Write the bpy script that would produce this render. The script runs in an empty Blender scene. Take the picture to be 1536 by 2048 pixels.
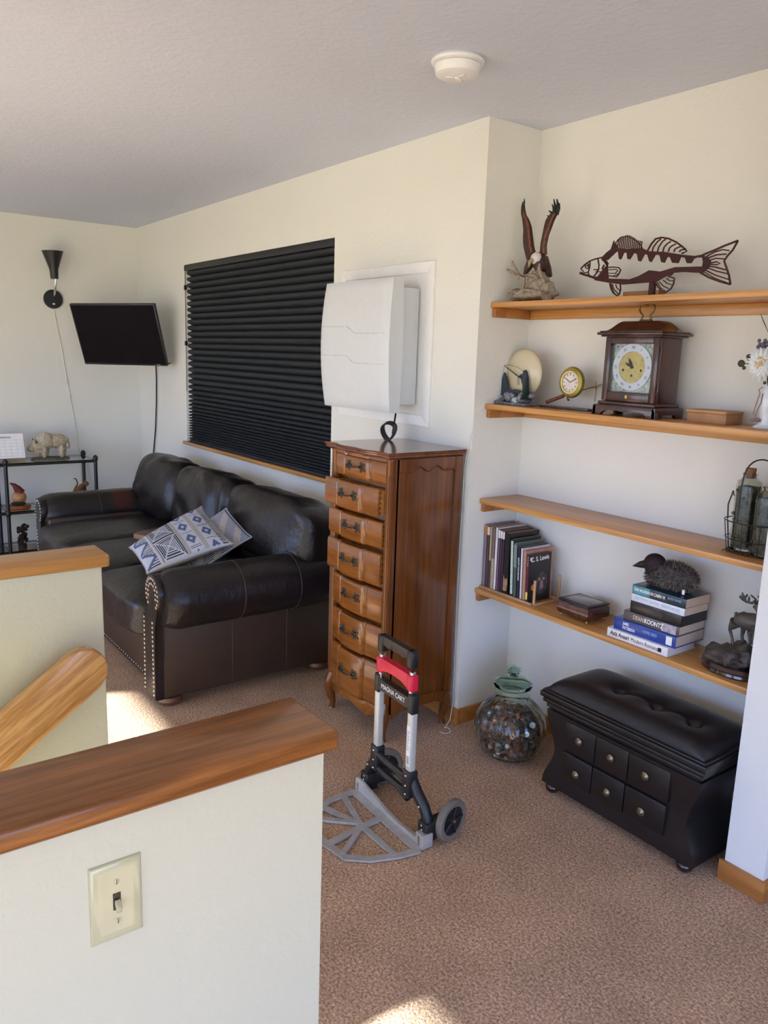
import bpy, bmesh, math, random
from mathutils import Vector, Matrix, noise
random.seed(7)
C = bpy.context.scene.collection
PI = math.pi

# ---------------------------------------------------------------- materials
def lin(h):
    if isinstance(h, str):
        h = h.lstrip('#'); v = [int(h[i:i+2], 16)/255 for i in (0, 2, 4)]
    else: v = h
    return [(c/12.92 if c <= .04045 else ((c+.055)/1.055)**2.4) for c in v]
def setin(n, name, v):
    if name in n.inputs: n.inputs[name].default_value = v
def base_mat(name, rough=.5, metal=0, spec=.5):
    m = bpy.data.materials.new(name); m.use_nodes = True
    nt = m.node_tree; b = nt.nodes['Principled BSDF']
    setin(b, 'Roughness', rough); setin(b, 'Metallic', metal); setin(b, 'Specular IOR Level', spec)
    return m, nt, b
def coords(nt, scale=(1,1,1)):
    tc = nt.nodes.new('ShaderNodeTexCoord'); mp = nt.nodes.new('ShaderNodeMapping')
    mp.inputs['Scale'].default_value = scale
    nt.links.new(tc.outputs['Object'], mp.inputs['Vector']); return mp.outputs['Vector']
def ramp(nt, fac, stops):
    r = nt.nodes.new('ShaderNodeValToRGB'); e = r.color_ramp.elements
    while len(e) < len(stops): e.new(.5)
    for i, (p, c) in enumerate(stops):
        e[i].position = p; e[i].color = (*c, 1)
    nt.links.new(fac, r.inputs['Fac']); return r.outputs['Color']
def noise_n(nt, vec, scale, detail=4, rough=.5, dist=0):
    n = nt.nodes.new('ShaderNodeTexNoise'); n.inputs['Scale'].default_value = scale
    n.inputs['Detail'].default_value = detail; n.inputs['Roughness'].default_value = rough
    n.inputs['Distortion'].default_value = dist
    nt.links.new(vec, n.inputs['Vector']); return n.outputs['Fac']
def bump(nt, b, fac, strength, dist=.01):
    n = nt.nodes.new('ShaderNodeBump'); n.inputs['Strength'].default_value = strength
    n.inputs['Distance'].default_value = dist
    nt.links.new(fac, n.inputs['Height']); nt.links.new(n.outputs['Normal'], b.inputs['Normal'])
def plain(name, col, rough=.5, metal=0, var=.12, vs=30, bs=0, bscale=200, coat=0, spec=.5, bd=.002):
    m, nt, b = base_mat(name, rough, metal, spec); c = lin(col); v = coords(nt)
    f = noise_n(nt, v, vs, 3)
    lo = [x*(1-var) for x in c]; hi = [min(1, x*(1+var)) for x in c]
    nt.links.new(ramp(nt, f, [(.3, lo), (.7, hi)]), b.inputs['Base Color'])
    if bs: bump(nt, b, noise_n(nt, v, bscale, 3), bs, bd)
    if coat: setin(b, 'Coat Weight', coat); setin(b, 'Coat Roughness', .12)
    return m
def wood(name, light, dark, axis='X', scale=1.0, rough=.35, coat=.0, bs=.15, contrast=1.0):
    m, nt, b = base_mat(name, rough); L = lin(light); D = lin(dark)
    k = {'X': (1, 13, 13), 'Y': (13, 1, 13), 'Z': (13, 13, 1)}[axis]
    v = coords(nt, tuple(a*scale for a in k))
    n1 = noise_n(nt, v, 2.0, 6, .6, .25)
    v2 = coords(nt, tuple(a*scale*(1 if a == 1 else 5) for a in k))
    n2 = noise_n(nt, v2, 3.0, 4, .6)
    mid = [(a+c)/2 for a, c in zip(L, D)]
    c1 = ramp(nt, n1, [(.5-.2/contrast, D), (.5, mid), (.5+.16/contrast, L)])
    c2 = ramp(nt, n2, [(.36, [.62]*3), (.55, [1]*3)])
    mx = nt.nodes.new('ShaderNodeMix'); mx.data_type = 'RGBA'; mx.blend_type = 'MULTIPLY'
    mx.inputs['Factor'].default_value = .55
    nt.links.new(c1, mx.inputs['A']); nt.links.new(c2, mx.inputs['B'])
    nt.links.new(mx.outputs['Result'], b.inputs['Base Color'])
    if bs: bump(nt, b, n2, bs, .0015)
    if coat: setin(b, 'Coat Weight', coat); setin(b, 'Coat Roughness', .1)
    return m
def glass(name, col, rough=.02, ior=1.45):
    m, nt, b = base_mat(name, rough); c = lin(col)
    b.inputs['Base Color'].default_value = (*c, 1)
    setin(b, 'Transmission Weight', 1.0); setin(b, 'IOR', ior); return m
def paint(name, col, bs=.25, scale=55, rough=.75):
    m, nt, b = base_mat(name, rough, 0, .3); c = lin(col); v = coords(nt)
    f = noise_n(nt, v, 1.6, 3)
    nt.links.new(ramp(nt, f, [(.3, [x*.97 for x in c]), (.7, c)]), b.inputs['Base Color'])
    n = noise_n(nt, v, scale, 4, .55, .4)
    r = nt.nodes.new('ShaderNodeValToRGB'); r.color_ramp.elements[0].position = .42; r.color_ramp.elements[1].position = .62
    nt.links.new(n, r.inputs['Fac']); bump(nt, b, r.outputs['Color'], bs, .003)
    return m

M = {}
M['wall'] = paint('wall_paint', '#e3e1d8', .18, 60)
M['halfwall'] = paint('half_wall_paint', '#d6ceb0', .12, 38, .6)
M['ceil'] = paint('ceiling_paint', '#d5dae8', .22, 40, .85)
M['white'] = plain('white_trim', '#eeece9', .45, var=.02)
M['oak'] = wood('oak_trim', '#cf9450', '#a86c2e', 'Y', 1, .3, .25, .25)
M['oak_x'] = wood('oak_shelf', '#d59a56', '#b57c3e', 'X', 1, .33, .15, .1)
M['oak_rail'] = wood('oak_handrail', '#dba566', '#b07840', 'Y', 3.0, .25, .4, .3, 1.4)
M['oak_cap'] = wood('oak_cap', '#a5642a', '#70400f', 'Y', 2.0, .3, .25, .35, 1.2)
M['oak_base'] = wood('oak_baseboard', '#bb7c3e', '#99602a', 'X', 1, .4)
M['chest'] = wood('cherry_varnish', '#80471a', '#552c0f', 'Z', 1.0, .24, .5, .05, .8)
M['chest_x'] = wood('cherry_varnish_front', '#9c5e24', '#6d3e15', 'X', 1.0, .22, .5, .05, .8)
M['chest_in'] = wood('drawer_side_wood', '#c37f3c', '#a5662c', 'X', 1, .5)
M['black_wood'] = plain('espresso_wood', '#151011', .42, var=.2, bs=.05, coat=.15)
M['black_leather'] = plain('black_vinyl', '#131217', .40, var=.15, bs=.2, bscale=260)
M['leather'] = plain('brown_leather', '#140f12', .38, var=.3, vs=6, bs=.55, bscale=30, spec=.5, bd=.007)
M['leather_side'] = plain('brown_leather_side', '#36281f', .45, var=.15, vs=4, bs=.25, bscale=160)
M['stitch'] = plain('leather_welt', '#43322a', .5)
M['nail'] = plain('nailhead_metal', '#a89a88', .25, 1)
M['foot'] = plain('bun_foot_wood', '#5b3a2a', .35, coat=.3)
M['rubber'] = plain('grey_rubber', '#6f675c', .7)
M['blackp'] = plain('black_plastic', '#18191c', .42, var=.1, bs=.1)
M['red'] = plain('red_plastic', '#d3173c', .4, var=.06)
M['alu'] = plain('painted_aluminium', '#c9c9c4', .38, .35, var=.04)
M['castalu'] = plain('cast_aluminium', '#b4b1ad', .5, .4, var=.12, bs=.4, bscale=500)
M['steel'] = plain('bright_steel', '#cfcfcf', .25, 1)
M['brass'] = plain('aged_brass', '#b09a55', .3, 1)
M['antique'] = plain('antique_pull_metal', '#4e463c', .35, .8, var=.3, vs=120)
M['blind'] = plain('black_pleated_fabric', '#22272c', .7, var=.1)
M['plate'] = plain('almond_plastic', '#c2ba92', .12, var=.02, coat=.6)
M['boxwhite'] = plain('white_plastic_housing', '#d0d2d3', .5, var=.015)
M['screen'] = plain('tv_screen', '#01050f', .06, var=.1, spec=.35)
M['clear'] = plain('clear_cord', '#d8d3c6', .3)
M['cream'] = plain('cream_paper', '#e4ded0', .8, var=.05)
M['page'] = plain('book_pages', '#d6c4a8', .85, var=.1, vs=300)
M['plastic_white'] = plain('detector_plastic', '#eceae8', .4, var=.02)
def carpet():
    m, nt, b = base_mat('brown_carpet', .95, 0, .1); v = coords(nt)
    n1 = noise_n(nt, v, 130, 4, .75); n2 = noise_n(nt, v, 5, 4, .6)
    a = ramp(nt, n1, [(.34, lin('#866750')), (.5, lin('#c59f80')), (.66, lin('#f0d0b0'))])
    c = ramp(nt, n2, [(.35, [.82]*3), (.65, [1.0]*3)])
    mx = nt.nodes.new('ShaderNodeMix'); mx.data_type = 'RGBA'; mx.blend_type = 'MULTIPLY'; mx.inputs['Factor'].default_value = 1
    nt.links.new(a, mx.inputs['A']); nt.links.new(c, mx.inputs['B']); nt.links.new(mx.outputs['Result'], b.inputs['Base Color'])
    bump(nt, b, n1, .9, .006); return m
M['carpet'] = carpet()

# ---------------------------------------------------------------- mesh builder
class MB:
    def __init__(s): s.bm = bmesh.new(); s.mi = 0; s.M = Matrix.Identity(4)
    def _v(s, co): return s.bm.verts.new(s.M @ Vector(co))
    def face(s, vs):
        try:
            f = s.bm.faces.new(vs); f.material_index = s.mi; return f
        except ValueError: return None
    def box(s, x0, x1, y0, y1, z0, z1, bev=0, seg=2):
        if x0 > x1: x0, x1 = x1, x0
        if y0 > y1: y0, y1 = y1, y0
        if z0 > z1: z0, z1 = z1, z0
        v = [s._v((x, y, z)) for x in (x0, x1) for y in (y0, y1) for z in (z0, z1)]
        fs = [s.face([v[i] for i in q]) for q in ((0,1,3,2),(4,6,7,5),(0,4,5,1),(2,3,7,6),(0,2,6,4),(1,5,7,3))]
        if bev:
            es = list({e for f in fs for e in f.edges})
            r = bmesh.ops.bevel(s.bm, geom=es, offset=bev, segments=seg, affect='EDGES', profile=.5)
            for f in r['faces']: f.material_index = s.mi
    def prism(s, pts, plane, d0, d1, bev=0):
        def P(a, b, d): return {'XZ': (a, d, b), 'YZ': (d, a, b), 'XY': (a, b, d)}[plane]
        A = [s._v(P(a, b, d0)) for a, b in pts]; B = [s._v(P(a, b, d1)) for a, b in pts]
        n = len(pts); fs = [s.face(A[::-1]), s.face(B)]
        fs += [s.face([A[i], A[(i+1) % n], B[(i+1) % n], B[i]]) for i in range(n)]
        if bev:
            es = [e for e in {e for f in fs[:2] if f for e in f.edges}]
            r = bmesh.ops.bevel(s.bm, geom=es, offset=bev, segments=2, affect='EDGES', profile=.5)
            for f in r['faces']: f.material_index = s.mi
    def ring_loft(s, rings, cap=True, closed=True):
        R = [[s._v(p) for p in r] for r in rings]
        for a, b in zip(R, R[1:]):
            n = len(a)
            for i in range(n if closed else n-1):
                s.face([a[i], a[(i+1) % n], b[(i+1) % n], b[i]])
        if cap: s.face(R[0][::-1]); s.face(R[-1])
    def tube(s, pts, r, n=8, closed=False, cap=True):
        pts = [Vector(p) for p in pts]; N = len(pts)
        rr = r if isinstance(r, (list, tuple)) else [r]*N
        up = Vector((0, 0, 1)); rings = []; prev = None
        for i, p in enumerate(pts):
            a = pts[(i-1) % N] if (i or closed) else p; b = pts[(i+1) % N] if (i < N-1 or closed) else p
            t = (b-a).normalized() if (b-a).length > 1e-9 else Vector((0,0,1))
            if prev is None:
                x = t.cross(up)
                if x.length < 1e-3: x = t.cross(Vector((1, 0, 0)))
            else: x = prev - t*prev.dot(t)
            x.normalize(); y = t.cross(x).normalized(); prev = x
            rings.append([p + (x*math.cos(k*2*PI/n) + y*math.sin(k*2*PI/n))*rr[i] for k in range(n)])
        if closed: rings.append(rings[0]); s.ring_loft(rings, False)
        else: s.ring_loft(rings, cap)
    def cyl(s, p0, p1, r0, r1=None, n=20): s.tube([p0, p1], [r0, r0 if r1 is None else r1], n)
    def lathe(s, prof, c=(0, 0, 0), n=32, axis='Z', lobes=0, amp=0, cap=True):
        if not cap: prof = list(prof)+[prof[0]]
        rings = []
        for r, z in prof:
            ring = []
            for k in range(n):
                a = k*2*PI/n; q = r*(1+amp*abs(math.sin(a*lobes/2))) if lobes else r
                x, y = q*math.cos(a), q*math.sin(a)
                d = {'Z': (x, y, z), 'Y': (x, z, y), 'X': (z, x, y)}[axis]
                ring.append((c[0]+d[0], c[1]+d[1], c[2]+d[2]))
            rings.append(ring)
        s.ring_loft(rings, cap)
    def ball(s, c, r, n=16, m=10, rot=None):
        if not isinstance(r, (tuple, list)): r = (r, r, r)
        rings = []
        R = rot or Matrix.Identity(3)
        for j in range(1, m):
            t = PI*j/m
            rings.append([Vector(c)+R @ Vector((r[0]*math.sin(t)*math.cos(k*2*PI/n), r[1]*math.sin(t)*math.sin(k*2*PI/n), -r[2]*math.cos(t))) for k in range(n)])
        V = [[s._v(p) for p in q] for q in rings]
        a = s._v(Vector(c)+R @ Vector((0, 0, -r[2]))); b = s._v(Vector(c)+R @ Vector((0, 0, r[2])))
        for i in range(n): s.face([a, V[0][(i+1) % n], V[0][i]]); s.face([b, V[-1][i], V[-1][(i+1) % n]])
        for p, q in zip(V, V[1:]):
            for i in range(n): s.face([p[i], p[(i+1) % n], q[(i+1) % n], q[i]])
    def puff(s, c, h, res=14, e=4.0, fn=None, R=None):
        # rounded cushion block: subdivided cube pushed to a superellipsoid
        R = R or Matrix.Identity(3); cache = {}
        def vert(i, j, k):
            key = (i, j, k)
            if key in cache: return cache[key]
            p = [2*a/res-1 for a in key]
            g = [math.copysign(abs(math.sin(a*PI/2)), a) for a in p]
            L = (abs(g[0])**e+abs(g[1])**e+abs(g[2])**e)**(1/e)
            q = Vector((g[0]/L*h[0], g[1]/L*h[1], g[2]/L*h[2]))
            if fn: q = fn(q, Vector(g))
            cache[key] = s._v(Vector(c)+R @ q); return cache[key]
        for ax in range(3):
            for side in (0, res):
                for a in range(res):
                    for b in range(res):
                        def K(u, v):
                            k = [0, 0, 0]; k[ax] = side; k[(ax+1) % 3] = u; k[(ax+2) % 3] = v; return tuple(k)
                        q = [vert(*K(a, b)), vert(*K(a+1, b)), vert(*K(a+1, b+1)), vert(*K(a, b+1))]
                        s.face(q if side else q[::-1])
    def strip(s, pts, w, plane, d0, d1):
        # flat bar of width w following pts in a plane, given a thickness
        pts = [Vector((a, b)) for a, b in pts]; L = []; R_ = []
        for i, p in enumerate(pts):
            t = (pts[min(i+1, len(pts)-1)]-pts[max(i-1, 0)]).normalized(); nn = Vector((-t.y, t.x))
            ww = w[i] if isinstance(w, (list, tuple)) else w
            L.append(p+nn*ww/2); R_.append(p-nn*ww/2)
        for i in range(len(pts)-1):
            s.prism([tuple(L[i]), tuple(L[i+1]), tuple(R_[i+1]), tuple(R_[i])], plane, d0, d1)
    def build(s, name, mats, parent=None, smooth=35, loc=None, rot=None, label=None):
        bmesh.ops.recalc_face_normals(s.bm, faces=s.bm.faces)
        me = bpy.data.meshes.new(name); s.bm.to_mesh(me); s.bm.free()
        for m in (mats if isinstance(mats, (list, tuple)) else [mats]):
            me.materials.append(M[m] if isinstance(m, str) else m)
        if smooth:
            me.shade_smooth(); me.set_sharp_from_angle(angle=math.radians(smooth))
        o = bpy.data.objects.new(name, me); C.objects.link(o)
        if parent: o.parent = parent
        if loc: o.location = loc
        if rot: o.rotation_euler = rot
        if label: o['label'] = label
        return o
def tag(o, label, cat, group=None):
    o['label'] = label; o['category'] = cat
    if group: o['group'] = group
    return o
def thing(name, label, cat, loc=(0, 0, 0), rz=0, group=None):
    o = bpy.data.objects.new(name, None); C.objects.link(o); o.empty_display_size = .05
    o.location = loc; o.rotation_euler = (0, 0, rz); return tag(o, label, cat, group)
def struct(o): o['kind'] = 'structure'; return o
def sbox(name, mat, *b, bev=0):
    m = MB(); m.box(*b, bev=bev); return struct(m.build(name, mat))
def text(name, body, size, mat, parent, loc, rot, ext=.0003, sx=1, align='LEFT', font_bold=False):
    cu = bpy.data.curves.new(name, 'FONT'); cu.body = body; cu.size = size; cu.extrude = ext; cu.align_x = align
    cu.align_y = 'CENTER'; cu.offset = size*.02 if font_bold else 0
    t = bpy.data.objects.new(name+'_c', cu); C.objects.link(t)
    dg = bpy.context.evaluated_depsgraph_get(); dg.update()
    me = bpy.data.meshes.new_from_object(t.evaluated_get(dg)); bpy.data.objects.remove(t); bpy.data.curves.remove(cu)
    me.materials.clear(); me.materials.append(M[mat])
    o = bpy.data.objects.new(name, me); C.objects.link(o); o.parent = parent
    o.location = loc; o.rotation_euler = rot; o.scale = (sx, 1, 1); return o
def bil(c, W, H):
    (a, b, d, e) = [Vector(q) for q in c]
    def f(u, v):
        s_, t = u/W, v/H
        return (a*(1-s_)+b*s_)*(1-t)+(d*(1-s_)+e*s_)*t
    return f

# ---------------------------------------------------------------- room
XL, YB, ZC, XN, YN = -6.224, 2.162, 2.44, -2.345, 2.445
XR, YF = 2.5, -3.6
HX0, HX1, HY0, HY1 = -2.21, -1.085, -2.6, .63      # stair opening in the floor
m = MB()
m.box(XL, HX0, YF, YN+.1, -.2, 0); m.box(HX1, XR, YF, 3.9, -.2, 0)
m.box(HX0, HX1, HY1, YN+.1, -.2, 0); m.box(HX0, HX1, YF, HY0, -.2, 0)
struct(m.build('floor', 'carpet', smooth=0))
sbox('ceiling', 'ceil', XL-.1, XR+.1, YF-.1, 4.0, ZC, ZC+.15)
sbox('wall_left', 'wall', XL-.15, XL, YF-.15, YB+.15, -.2, ZC)
WX0, WX1, WZ0, WZ1 = -5.29, -3.404, .915, 2.108
m = MB()
m.box(XL, WX0, YB, YB+.15, 0, ZC); m.box(WX0, WX1, YB, YB+.15, 0, WZ0); m.box(WX0, WX1, YB, YB+.15, WZ1, ZC)
m.box(WX1, XN, YB, YB+.15, 0, ZC); m.box(XN-.12, XN, YB+.15, YN+.1, 0, ZC)
m.box(XN, -.983, YN, YN+.1, 0, ZC)
m.box(-1.105, -.983, YB, YN, 0, ZC)
m.box(-1.105, -.983, YN+.1, 3.9, 0, ZC)
struct(m.build('wall_back', 'wall', smooth=0))
sbox('wall_hall', 'wall', -.983, XR+.1, 3.9, 4.0, 0, ZC)
m = MB()   # window wall opposite, behind the viewer
W1 = (-5.5, -1.2); W2 = (-.6, 1.9); SZ, HZ = .35, 2.19
m.box(XL, W1[0], YF-.12, YF, 0, ZC); m.box(W1[1], W2[0], YF-.12, YF, 0, ZC); m.box(W2[1], XR, YF-.12, YF, 0, ZC)
for a, b in (W1, W2): m.box(a, b, YF-.12, YF, 0, SZ); m.box(a, b, YF-.12, YF, HZ, ZC)
struct(m.build('wall_front', 'wall', smooth=0))
for n_, (a, b) in ((2, W1), (3, W2)):
    m = MB()
    k = 3 if n_ == 2 else 2
    for i in range(k+1):
        x = a+(b-a)*i/k; m.box(x-.025, x+.025, YF-.09, YF-.03, SZ, HZ)
    m.box(a, b, YF-.09, YF-.03, SZ, SZ+.05); m.box(a, b, YF-.09, YF-.03, HZ-.05, HZ)
    struct(m.build('window_%d' % n_, 'white', smooth=0))
RW = (-2.6, 1.8)
m = MB()
m.box(XR, XR+.12, YF, RW[0], 0, ZC); m.box(XR, XR+.12, RW[1], 4, 0, ZC)
m.box(XR, XR+.12, RW[0], RW[1], 0, .4); m.box(XR, XR+.12, RW[0], RW[1], 2.06, ZC)
struct(m.build('wall_right', 'wall', smooth=0))
m = MB()
for y in (RW[0], -.1, RW[1]): m.box(XR+.03, XR+.09, y-.025, y+.025, .4, 2.06)
m.box(XR+.03, XR+.09, RW[0], RW[1], .4, .45); m.box(XR+.03, XR+.09, RW[0], RW[1], 2.01, 2.06)
struct(m.build('window_4', 'white', smooth=0))

# half walls round the stairs, with their oak caps
m = MB(); m.box(-1.09, -.975, -2.6, .62, -1.9, .94, bev=.006)
hw = struct(m.build('wall_stair_near', 'halfwall'))
m = MB(); m.box(-2.33, -2.225, -2.6, .648, -1.9, .935, bev=.006)
struct(m.build('wall_stair_far', 'halfwall'))
m = MB(); m.box(-1.112, -.955, -2.6, .636, .938, .972, bev=.009, seg=3)
struct(m.build('trim_1', 'oak_cap'))
m = MB(); m.box(-2.352, -2.212, -2.6, .668, .933, .970, bev=.008, seg=3)
struct(m.build('trim_2', 'oak'))
sbox('wall_stair_end', 'wall', HX0-.02, HX1+.1, HY0-.1, HY0, -1.9, 0)
m = MB()
for i in range(9):
    z = -.19*(i+1); y = .63-.27*i; m.box(HX0-.02, HX1+.02, y-.27 if i < 8 else HY0, y, z-.2 if i < 8 else -1.9, z)
m.box(HX0-.02, HX1+.02, .63, .66, -1.9, -.2)
struct(m.build('stairs', 'carpet', smooth=0))

# baseboards
def bb(name, *b): 
    m = MB(); m.box(*b, bev=.003); struct(m.build(name, 'oak_base'))
bb('baseboard_back', XL, XN+.012, YB-.012, YB, 0, .068)
bb('baseboard_left', XL, XL+.012, YF, YB-.013, 0, .068)
bb('baseboard_niche_side', XN, XN+.012, YB+.001, YN, 0, .068)
bb('baseboard_niche', XN+.013, -1.105, YN-.012, YN, 0, .068)
bb('baseboard_pillar', -1.118, -.971, YB-.012, YB, 0, .068)
bb('baseboard_hall', -.983, -.971, YB+.001, 3.9, 0, .068)

# window, its sill, its blind
m = MB()
m.box(WX0, WX0+.02, YB+.03, YB+.15, WZ0, WZ1); m.box(WX1-.02, WX1, YB+.03, YB+.15, WZ0, WZ1)
m.box(WX0, WX1, YB+.03, YB+.15, WZ0, WZ0+.02); m.box(WX0, WX1, YB+.03, YB+.15, WZ1-.02, WZ1)
m.box(WX0, WX1, YB+.14, YB+.15, WZ0, WZ1)
w = struct(m.build('window_1', 'white', smooth=0))
m = MB(); m.box(WX0-.03, WX1+.03, YB-.022, YB+.06, WZ0-.022, WZ0, bev=.003)
struct(m.build('trim_3', 'oak_x'))
b = thing('pleated_blind', 'wide black pleated blind pulled down over the window above the sofa', 'blind', ((WX0+WX1)/2, YB+.02, WZ0))
m = MB(); z = WZ1-.036-WZ0; h = (WX1-WX0)/2; pr = [(.020, z)]
while z > .016:
    s_ = .040*(1 if z > .45 else max(.36, (z/.45))**.8); z1 = max(.012, z-s_)
    d = z-z1
    for a, y in ((.10, -.004), (.22, -.015), (.42, -.020), (.62, -.018), (.78, -.010), (.90, .004), (1.0, .020)): pr.append((y, z-d*a))
    z = z1
for side in (0, 1):
    V = [[m._v((x, (y if not side else .045-y*.4), q)) for x in (-h+.035, h-.001)] for y, q in pr]
    for a, b_ in zip(V, V[1:]): m.face([a[0], a[1], b_[1], b_[0]])
m.build('pleats', 'blind', b, smooth=50)
m = MB(); m.box(-h-.005, h-.002, -.022, .035, 1.193-.04, 1.193-.003, bev=.003); m.build('headrail', 'blackp', b)
m = MB(); m.box(-h+.035, h-.001, -.014, .03, .0005, .016, bev=.003); m.build('bottom_rail', 'blind', b)
m = MB(); m.tube([(-h+.012, -.02, 1.15), (-h+.013, -.022, .35)], .002, 6); m.box(-h+.004, -h+.02, -.028, -.014, 1.03, 1.06); m.box(-h+.004, -h+.02, -.028, -.014, .66, .69)
m.build('cord', 'blackp', b)

# white panel frame behind the wall box
m = MB(); a0, a1, c0, c1 = -3.315, -2.619, 1.258, 1.942
fw_ = .045
for P in ([(a0, c0), (a1, c0), (a1-fw_, c0+fw_), (a0+fw_, c0+fw_)], [(a0, c1), (a1, c1), (a1-fw_, c1-fw_), (a0+fw_, c1-fw_)], [(a0, c0), (a0, c1), (a0+fw_, c1-fw_), (a0+fw_, c0+fw_)], [(a1, c0), (a1, c1), (a1-fw_, c1-fw_), (a1-fw_, c0+fw_)]):
    m.prism(P, 'XZ', YB-.014, YB, bev=.002)
m.prism([(a0+fw_, c0+fw_), (a1-fw_, c0+fw_), (a1-fw_, c1-fw_), (a0+fw_, c1-fw_)], 'XZ', YB-.004, YB)
struct(m.build('trim_4', 'white'))

# smoke detector, switch, handrail
d = thing('smoke_detector', 'round white smoke detector on the ceiling', 'smoke detector', (-2.0, 1.70, ZC))
m = MB(); m.lathe([(.001, 0), (.078, 0), (.082, -.006), (.080, -.012), (.074, -.015)], n=48); m.build('mounting_plate', 'plastic_white', d)
m = MB(); m.lathe([(.001, -.015), (.066, -.015), (.071, -.018), (.070, -.024), (.066, -.042), (.055, -.049), (.001, -.050)], n=48); m.build('housing', 'plastic_white', d)
m = MB()
for k in range(3):
    a = k*2*PI/3; m.M = Matrix.Rotation(a, 4, 'Z'); m.box(.012, .036, -.006, .006, -.052, -.049, bev=.001)
m.M = Matrix.Identity(4); m.ball((0, 0, -.05), (.008, .008, .004)); m.build('sounder_grille', 'plastic_white', d)

s = thing('light_switch', 'almond toggle light switch plate on the near half wall', 'light switch', (-.975, .285, .81))
m = MB(); hy, hz = .0352, .0585
pr = [(0, 1.0), (.003, 1.0), (.0055, .93), (.0065, .86), (.0060, .6), (.0058, .3), (.0058, .16)]
m.ring_loft([[(x, -hy*k, -hz*(1-(1-k)*.6)), (x, hy*k, -hz*(1-(1-k)*.6)), (x, hy*k, hz*(1-(1-k)*.6)), (x, -hy*k, hz*(1-(1-k)*.6))] for x, k in pr])
m.build('cover_plate', 'plate', s, smooth=60)
m = MB(); m.box(.0055, .0068, -.0052, .0052, -.0125, .0125); m.build('slot', 'antique', s)
m = MB(); m.M = Matrix.Translation((.006, 0, -.001)) @ Matrix.Rotation(.45, 4, 'Y'); m.box(0, .014, -.0036, .0036, -.0055, .0055, bev=.001); m.build('toggle', 'plate', s)
for z in (.030, -.030):
    m = MB(); m.lathe([(.0005, .0055), (.0036, .0055), (.0036, .0070), (.0005, .0082)], (0, 0, z), 16, 'X'); m.mi = 1
    m.box(.0066, .0086, -.0004, .0004, z-.003, z+.003); m.build('screw', ['plate', 'antique'], s)

hr = thing('handrail', 'rounded oak handrail plank running down the far stair half wall', 'handrail', (-2.15, .562, .662))
ang = math.radians(35.5); R0 = .066; L = 2.3; pts = []
for k in range(17):
    t = -PI/2+PI*k/16; pts.append((R0*math.cos(t), R0*math.sin(t)))
pts += [(-L, R0), (-L, -R0)]
m = MB(); m.prism(pts, 'YZ', -.019, .019, bev=.006); rail = m.build('rail', 'oak_rail', hr, rot=(ang, 0, 0))
for k in (.35, 1.6):
    m = MB(); m.tube([(-.019, -k*math.cos(ang), -k*math.sin(ang)), (-.075, -k*math.cos(ang), -k*math.sin(ang))], .012, 10); m.build('bracket', 'brass', hr)
# ---------------------------------------------------------------- sofa
SX0, SX1, SYF, SYB = -5.20, -3.12, 1.13, 2.06
sf = thing('leather_sofa', 'dark brown leather three-seat sofa with rolled arms and nailhead trim under the window', 'sofa', (-4.16, 1.6, 0))
o = Vector((-4.16, 1.6, 0))
def wr(amp, sc, seed, st=(1, 1, 1)):
    def fn(q, g):
        n = noise.noise(Vector((q.x*sc*st[0]+seed, q.y*sc*st[1], q.z*sc*st[2])))
        r = 1-abs(noise.noise(Vector((q.x*sc*2.3*st[0], q.y*sc*2.3*st[1]+seed, q.z*sc*2.3*st[2]))))*2
        d = q.normalized(); return q + d*(amp*n + amp*.45*r)
    return fn
m = MB(); m.box(SX0+.1-o.x, SX1-.17-o.x, SYF+.03-o.y, 1.95-o.y, .06, .33, bev=.012)
m.box(SX0+.02-o.x, SX1-.02-o.x, 1.9-o.y, SYB-o.y, .06, .70, bev=.03, seg=4)
m.build('frame', 'leather_side', sf)
sfr = bpy.data.objects['frame']; nail0 = None
def nail(x, y, z, par):
    global nail0
    if nail0 is None:
        m = MB(); m.ball((0, 0, 0), (.0075, .004, .0075), 10, 8); nail0 = m.build('nailhead', 'nail', par); q = nail0
    else: q = nail0.copy(); C.objects.link(q); q.parent = par
    q.location = (x, y, z); q.scale = (.62, .62, .62) if par is sfr else (.95, .95, .95)
for k in range(40):
    x = SX1-.17-.03-k*.030; nail(x-o.x, SYF+.029-o.y, .085, sfr)
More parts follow.
